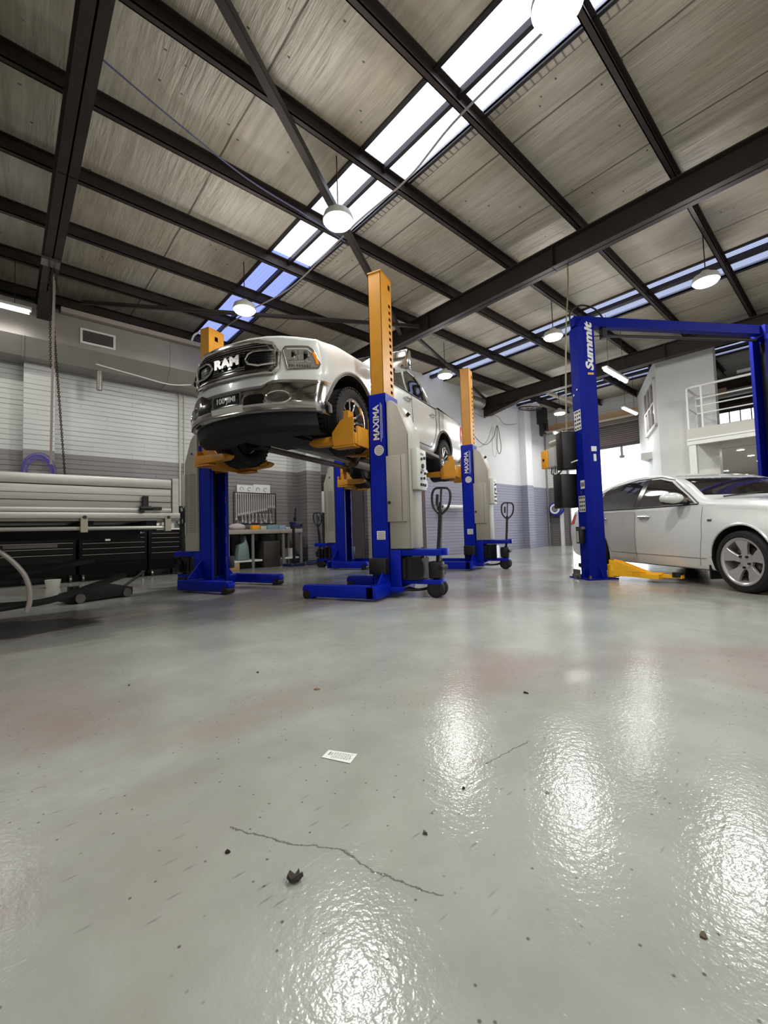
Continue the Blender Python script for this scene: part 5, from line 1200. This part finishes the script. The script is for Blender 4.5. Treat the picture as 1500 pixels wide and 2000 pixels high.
# black welder trolley with hoses
tr = thing('welding_trolley', 'black welding machine trolley with white hoses behind the left lift cabinet', 'trolley', (2.9, 9.3, 0))
bm = bmesh.new(); box(bm, 0, .5, 0, .5, .12, .5); box(bm, .02, .48, .02, .46, 1.15, 1.48); box(bm, 0, .03, 0, .03, .1, 1.5); box(bm, .47, .5, 0, .03, .1, 1.5); box(bm, 0, .03, .45, .48, .1, 1.5); box(bm, .47, .5, .45, .48, .1, 1.5); box(bm, 0, .5, 0, .5, .75, .79); obj('frame', bm, BLACK, tr, smooth=False)
bm = bmesh.new(); tube(bm, arcpts((.22, .0, 1.56), .12, -.3, PI+.3, 12), .022, 6); obj('handle', bm, BLACK, tr)
bm = bmesh.new(); cyl(bm, (.15, .1, 1.48), (.15, .1, 1.66), .05); cyl(bm, (.33, .12, 1.48), (.33, .12, 1.6), .06); tube(bm, smooth_pts([(.05, 0, 1.1), (.1, -.06, .85), (.3, -.05, .8), (.45, 0, .75)]), .015, 6); box(bm, .08, .22, -.01, .1, .8, 1.05); obj('fittings', bm, PALE, tr)
for xx in (.03, .44):
    for yy in (.05, .42): obj('castor', cy((xx, yy, .06), (xx+.03, yy, .06), .06), STEEL, tr)
# low black floor jack under the tray
jk = thing('floor_jack', 'low black trolley jack on the floor below the tray truck', 'jack', (.55, 6.4, 0), math.radians(20))
obj('frame', pr([(0, .02), (.75, .02), (.75, .12), (.45, .2), (0, .12)], 'y', -.14, .14, bevel=.01), ARCHM, jk)
bm = bmesh.new(); [cyl(bm, (x, -.17, .06), (x, .17, .06), .055) for x in (.1, .66)]; obj('roller', bm, STEEL, jk)
obj('saddle', cy((.1, 0, .15), (.1, 0, .2), .06), BLACK, jk); obj('handle', tb([(.7, 0, .12), (1.0, 0, .3)], .018), BLACK, jk)
tag(obj('plastic_tub', cy((.62, 8.9, 0), (.62, 8.9, .13), .09, .11), PALE), 'small pale plastic tub on the floor under the tool chest row', 'tub')

# ================================================================ WORKBENCH AND SPANNERS
wb = thing('workbench', 'pale topped steel workbench against the brick wall below the spanner rack', 'workbench', (3.72, 9.4, 0))
WW_ = 1.90
obj('bench_top', bx(0, WW_, 0, .75, .80, .90, bevel=.006), mat('worn_bench_top', (.62, .59, .55), .5, var=.15, vscale=6), wb)
for x in (.0, .58, 1.36, WW_-.05):
    for y in (.02, .68): obj('leg', bx(x, x+.05, y, y+.05, 0, .80), GREYT, wb, smooth=False)
obj('shelf', bx(.05, .84, .05, .7, .16, .20), WPLAS, wb, smooth=False); obj('shelf', bx(1.38, 1.82, .05, .7, .17, .21), WPLAS, wb, smooth=False)
bm = bmesh.new(); box(bm, .05, WW_-.05, .70, .72, .2, .8); obj('back_panel', bm, GLOSSB, wb, smooth=False)
def onb(nm, bm, m_, lb, cat, gp='clutter on the workbench', **k): return tag(obj(nm, bm, m_, **k), lb, cat, gp)
bm = bx(4.35, 4.53, 9.5, 9.66, .90, 1.0, bevel=.008); onb('parts_box', bm, ORANGE, 'small orange box on the workbench', 'box')
onb('parts_box', bx(4.56, 4.70, 9.5, 9.65, .90, .98, bevel=.006), mat('cream_box', (.75, .73, .66), .6), 'cream box beside the orange one on the workbench', 'box')
onb('parts_box', bx(4.74, 5.02, 9.5, 9.7, .90, 1.0, bevel=.006), mat('blue_green_box', (.45, .58, .62), .6), 'flat blue green box in the middle of the workbench', 'box')
onb('parts_box', bx(5.04, 5.2, 9.5, 9.68, .90, .99, bevel=.006), mat('lightblue_box', (.55, .63, .78), .6), 'light blue box right of the green one on the workbench', 'box')
onb('parts_tray', bx(5.22, 5.34, 9.5, 9.75, .90, .95, bevel=.006), PALE, 'low pale tray near the vice end of the workbench', 'tray')
onb('rag_bundle', (lambda b: (bmesh.ops.create_icosphere(b, subdivisions=3, radius=.13, matrix=Matrix.Translation((4.02, 9.6, .96)) @ Matrix.Diagonal((1.5, 1, .7, 1))), b)[1])(bmesh.new()), mat('crumpled_white_rag', (.72, .68, .67), .8, bump=1., bscale=12), 'crumpled white rag bundle at the left end of the workbench', 'rag')
vc = thing('bench_vice', 'dark blue bench vice with upright handle at the right end of the workbench', 'vice', (5.48, 9.52, .90))
DB = mat('vice_blue', (.10, .12, .30), .4)
bm = bmesh.new(); box(bm, -.10, .12, -.06, .08, .0, .12); box(bm, -.12, .0, -.05, .07, .12, .18); box(bm, .05, .2, -.04, .06, .05, .13); bevelbm(bm, .01); obj('vice_body', bm, DB, vc)
bm = bmesh.new(); cyl(bm, (.0, 0, .18), (.03, 0, .52), .018, n=8); cyl(bm, (.0, 0, .2), (.0, 0, .28), .04); obj('handle', bm, BLACK, vc)
bm = tb([(.02, -.05, .02), (-.10, -.1, .02), (-.12, -.1, -.2)], .015, 6); tube(bm, [(.06, -.04, .1), (.25, -.1, .16)], .015, 6); obj('jaw', bm, STEEL, vc)
st = thing('engine_stand', 'thin black upright stand on a dark base in front of the workbench end', 'stand', (5.25, 9.2, 0))
obj('upright', bx(-.02, .03, -.02, .03, .05, .95), BLACK, st, smooth=False); bm = bmesh.new(); box(bm, -.2, .2, -.2, .2, .0, .06); obj('base', bm, DB, st, smooth=False)
for x in (-.2, .15): obj('castor', cy((x, -.22, .04), (x+.03, -.22, .04), .04), STEEL, st)
# under the bench
tag(obj('plastic_bag', pr([(3.98, .21), (4.28, .21), (4.26, .50), (4.18, .78), (4.14, .60), (4.02, .55)], 'y', 9.5, 9.72, bevel=.03), mat('silvery_bag', (.50, .56, .55), .35, bump=1, bscale=9)), 'silvery plastic sack standing on the bench shelf', 'bag', 'things under the workbench')
tag(obj('storage_bin', bx(4.60, 5.02, 9.46, 9.86, .0, .62, bevel=.015), mat('dark_bin', (.20, .175, .17), .5)), 'dark storage bin standing under the middle of the workbench', 'bin', 'things under the workbench')
bm = cy((5.20, 9.6, .21), (5.20, 9.6, .42), .085); tag(obj('paint_tin', bm, STEEL), 'left metal tin on the low bench shelf', 'tin', 'things under the workbench')
bm = cy((5.41, 9.6, .21), (5.41, 9.6, .42), .10); tag(obj('paint_tin', bm, PALE), 'right pale tin on the low bench shelf', 'tin', 'things under the workbench')
tag(obj('blue_tarp', pr([(0, 0), (.9, 0), (.8, .07), (.3, .11), (.05, .06)], 'y', -.2, .2, bevel=.02, M=Matrix.Translation((5.55, 9.25, 0))), mat('navy_tarp', (.10, .13, .27), .5)), 'folded navy tarp on the floor beside the bench', 'tarp')
tag(obj('brown_box', bx(3.66, 3.86, 9.1, 9.25, 0, .17, bevel=.008), WOOD), 'small brown box at the foot of the workbench', 'box')
# spanner rack
rk = thing('spanner_rack', 'wire rack holding a row of spanners on the brick wall', 'rack', (4.24, 10.3, 1.06))
bm = bmesh.new()
for z in (.0, .78): tube(bm, [(0, 0, z), (1.12, 0, z)], .013, 6)
for x in (0, 1.12): tube(bm, [(x, 0, 0), (x, 0, .8)], .013, 6)
for k in range(12): tube(bm, [(.05+k*.095, 0, 0), (.05+k*.095, 0, .35)], .005, 4)
obj('wire_frame', bm, BLACK, rk)
SP = mat('spanner_steel', (.82, .79, .78), .4, .4)
def spanner(L_, w_):
    bm = bmesh.new(); box(bm, -w_/2, w_/2, -.006, .006, -L_, 0)
    lathe(bm, [(w_*.6, -.008), (w_*1.15, -.008), (w_*1.15, .008), (w_*.6, .008), (w_*.6, -.008)], 'y', 10, (0, 0, .0))
    prism(bm, [(-w_*1.2, -L_-.05), (-w_*.5, -L_-.03), (w_*.5, -L_-.03), (w_*1.2, -L_-.05), (w_*1.1, -L_+.01), (0, -L_+.04), (-w_*1.1, -L_+.01)], 'y', -.008, .008)
    return bm
NS = 19
for k in range(NS):
    L_ = .52-.011*k if k < 15 else .30; 
    o = obj('spanner', spanner(L_ if k != 0 else .62, .020-.0004*k), SP, loc=(4.29+k*.057, 10.27, 1.81)); tag(o, 'steel combination spanner, %s from the left on the wall rack' % ordinal(k), 'spanner', 'spanners on the wall rack')
wp = random.Random(3)
for k in range(9):
    o = obj('spanner', spanner(.16+.02*(k % 3), .018), SP, loc=(4.42+k*.095, 10.24, 1.30)); o.rotation_euler = (0, wp.uniform(-.18, .18), 0)
    tag(o, 'short lower spanner, %s from the left on the bottom half of the rack' % ordinal(k), 'spanner', 'short spanners on the lower rack')
for k, (x0, x1, lb) in enumerate(((4.34, 4.78, 'left white framed sign with curly marks above the spanner rack'), (4.76, 5.22, 'right white framed sign overlapping its neighbour above the spanner rack'))):
    o = obj('wall_sign', bx(x0, x1, 10.33-.02*k, 10.36-.02*k, 1.85, 2.07-.03*(1-k)), WPLAS, smooth=False); tag(o, lb, 'sign', 'signs above the spanner rack')
    bm = bmesh.new(); y = 10.325-.02*k
    for q in range(2): tube(bm, arcpts((x0+.12+.2*q, y, 1.94), .045, -.5+q, PI+.9+q, 12), .006, 5)
    obj('squiggle', bm, GREYT, o)
# white plastic chair
ch = thing('plastic_chair', 'white moulded plastic armchair behind the far lift column', 'chair', (5.95, 8.35, 0), math.radians(150))
obj('seat', bx(-.24, .24, -.24, .22, .40, .43, bevel=.012), WPLAS, ch)
bm = bmesh.new()
for k in range(5): box(bm, -.19+k*.08, -.15+k*.08, .20, .22, .45, .80)
box(bm, -.24, .24, .20, .23, .78, .85); obj('backrest', bm, WPLAS, ch, smooth=False)
for s in (-1, 1):
    obj('armrest', tb(smooth_pts([(s*.25, -.24, .40), (s*.27, -.26, .62), (s*.27, -.15, .66), (s*.27, .1, .67), (s*.26, .2, .80)], 4), .022, 8), WPLAS, ch)
    obj('leg', tb([(s*.24, -.24, .41), (s*.27, -.28, 0)], .022, 8), WPLAS, ch); obj('leg', tb([(s*.23, .2, .43), (s*.26, .27, 0)], .022, 8), WPLAS, ch)
# tall support stand
ss = thing('support_stand', 'tall grey steel support stand with white collar behind the nearest lift cabinet', 'stand', (5.58, 5.22, 0))
obj('tube', cy((0, 0, .03), (0, 0, 1.55), .055, n=18), mat('stand_tube', (.42, .37, .37), .3, .5), ss); obj('collar', bx(-.1, .1, -.05, .05, 1.52, 1.64), WPLAS, ss, smooth=False)
obj('screw', cy((0, 0, 1.6), (0, 0, 1.80), .025), STEEL, ss)
bm = bmesh.new(); [box(bm, -.25, .25, -.02, .02, 0, .04, Matrix.Rotation(a, 4, 'Z')) for a in (0, PI/2)]; obj('foot', bm, BLUE, ss, smooth=False)
# dull grey panel over the recess wall behind the chair
o = obj('recess_panel', bx(XJ-.05, XJ-.01, 8.75, 10.3, 0, 2.2), mat('dull_mauve_panel', (.36, .33, .34), .5), smooth=False); tag(o, 'dull grey flush panel in the dark brick recess behind the white chair', 'door')

# ================================================================ FLOOR LITTER
pap = thing('paper_label', 'small white printed paper label lying on the open floor', 'label', (.855, 1.205, 0), math.radians(-33))
def px_floor(x, y):
    d = _r2*((x-750)/FPX)-_u2*((y-1000)/FPX)+_f; t = -CAM_H/d.z; return Vector((d.x*t, d.y*t, 0))
q = [px_floor(*p) for p in ((628, 1480), (642, 1466), (698, 1474), (684, 1492))]
pap.location = (0, 0, 0); pap.rotation_euler = (0, 0, 0)
bm = bmesh.new(); vs = [bm.verts.new((p.x, p.y, .0015)) for p in q]; bm.faces.new(vs); r = bmesh.ops.extrude_face_region(bm, geom=bm.faces[:]); [setattr(v, 'co', v.co+Vector((0, 0, .0008))) for v in r['geom'] if isinstance(v, bmesh.types.BMVert)]
c_ = sum((p for p in q), Vector())/4; pap.location = c_; xf(bm, Matrix.Translation(-c_)); obj('sheet', bm, PAPER, pap, smooth=False)
ux = (q[2]-q[1]).normalized(); uy = (q[0]-q[1]).normalized(); o0 = q[1]-c_; Lx = (q[2]-q[1]).length; Ly = (q[0]-q[1]).length
bm = bmesh.new(); Mq = Matrix(((ux.x, uy.x, 0, o0.x), (ux.y, uy.y, 0, o0.y), (0, 0, 1, .0026), (0, 0, 0, 1)))
rr = random.Random(5)
box(bm, Lx*.12, Lx*.17, Ly*.2, Ly*.62, 0, .0003, Mq); box(bm, Lx*.21, Lx*.24, Ly*.25, Ly*.6, 0, .0003, Mq)
for r_i in range(5):
    x = Lx*.28
    while x < Lx*.9:
        w_ = Lx*rr.uniform(.02, .07); box(bm, x, x+w_, Ly*(.2+.15*r_i), Ly*(.25+.15*r_i), 0, .0003, Mq); x += w_+Lx*.03
obj('print', bm, GREYT, pap, smooth=False)
def scrap(nm, px, py, sz, m_, lb, cat, seed, h=.006):
    c = px_floor(px, py); rr = random.Random(seed); n = 9; bm = bmesh.new(); a = []; b = []
    for k in range(n):
        t_ = 2*PI*k/n; r = sz*rr.uniform(.55, 1.1); a.append(bm.verts.new((r*math.cos(t_), r*.6*math.sin(t_), 0))); b.append(bm.verts.new((r*.8*math.cos(t_), r*.5*math.sin(t_), h*rr.uniform(.5, 1.4))))
    bm.faces.new(a[::-1]); bm.faces.new(b)
    for k in range(n): bm.faces.new((a[k], a[(k+1) % n], b[(k+1) % n], b[k]))
    o = obj(nm, bm, m_, smooth=False, loc=c); o.rotation_euler = (0, 0, rr.uniform(0, 6)); return tag(o, lb, cat)
lf = px_floor(578, 1718)
bm = bmesh.new(); out = [(-.014, -.006), (-.006, -.013), (.006, -.010), (.013, -.002), (.006, .004), (.002, .018), (-.003, .006), (-.012, .004)]
va = [bm.verts.new((x, y, .001+.006*abs(x)/.013)) for x, y in out]; vb = [bm.verts.new((x*.9, y*.9, .003+.009*abs(x)/.013+.002*(i % 2))) for i, (x, y) in enumerate(out)]
bm.faces.new(va[::-1]); bm.faces.new(vb)
for k in range(8): bm.faces.new((va[k], va[(k+1) % 8], vb[(k+1) % 8], vb[k]))
xf(bm, Matrix.Scale(1.3, 4)); o = obj('dry_leaf', bm, DLEAF, smooth=False, loc=lf); o.rotation_euler = (0, 0, math.radians(-42)); tag(o, 'dark curled leaf with a pointed stem in the lower left of the floor', 'leaf')
scrap('grit_pebble', 445, 1666, .0075, DLEAF, 'small round black pebble up and left of the dark curled leaf', 'pebble', 1, .006)
scrap('leaf_fragment', 620, 1347, .016, RED2, 'tan leaf fragment on the floor beyond the paper label', 'leaf', 2)
scrap('leaf_fragment', 1375, 1829, .012, mat('olive_leaf', (.30, .25, .17), .8), 'olive brown leaf sliver at the lower right of the floor', 'leaf', 3, .003)
scrap('grit_pebble', 252, 1339, .010, mat('grit_grey', (.30, .28, .25), .9), 'grey grit lump on the left part of the floor', 'pebble', 4)
scrap('grit_pebble', 1027, 1354, .013, DLEAF, 'dark grit chip on the floor right of the nearest lift', 'pebble', 5)
scrap('grit_pebble', 830, 1629, .008, mat('grit_grey', (.30, .28, .25), .9), 'dark grit chip in the middle of the near floor', 'pebble', 6)
scrap('oil_spot', 1069, 1548, .013, mat('oil_spot_grey', (.36, .36, .33), .6), 'grey oil spot left of the big floor reflection', 'spot', 7, .0012)
scrap('grit_pebble', 503, 1314, .010, DLEAF, 'thin black chip on the floor below the left lift', 'pebble', 8)
scrap('grit_pebble', 905, 1541, .007, DLEAF, 'tiny black chip below the middle floor reflection', 'pebble', 9)
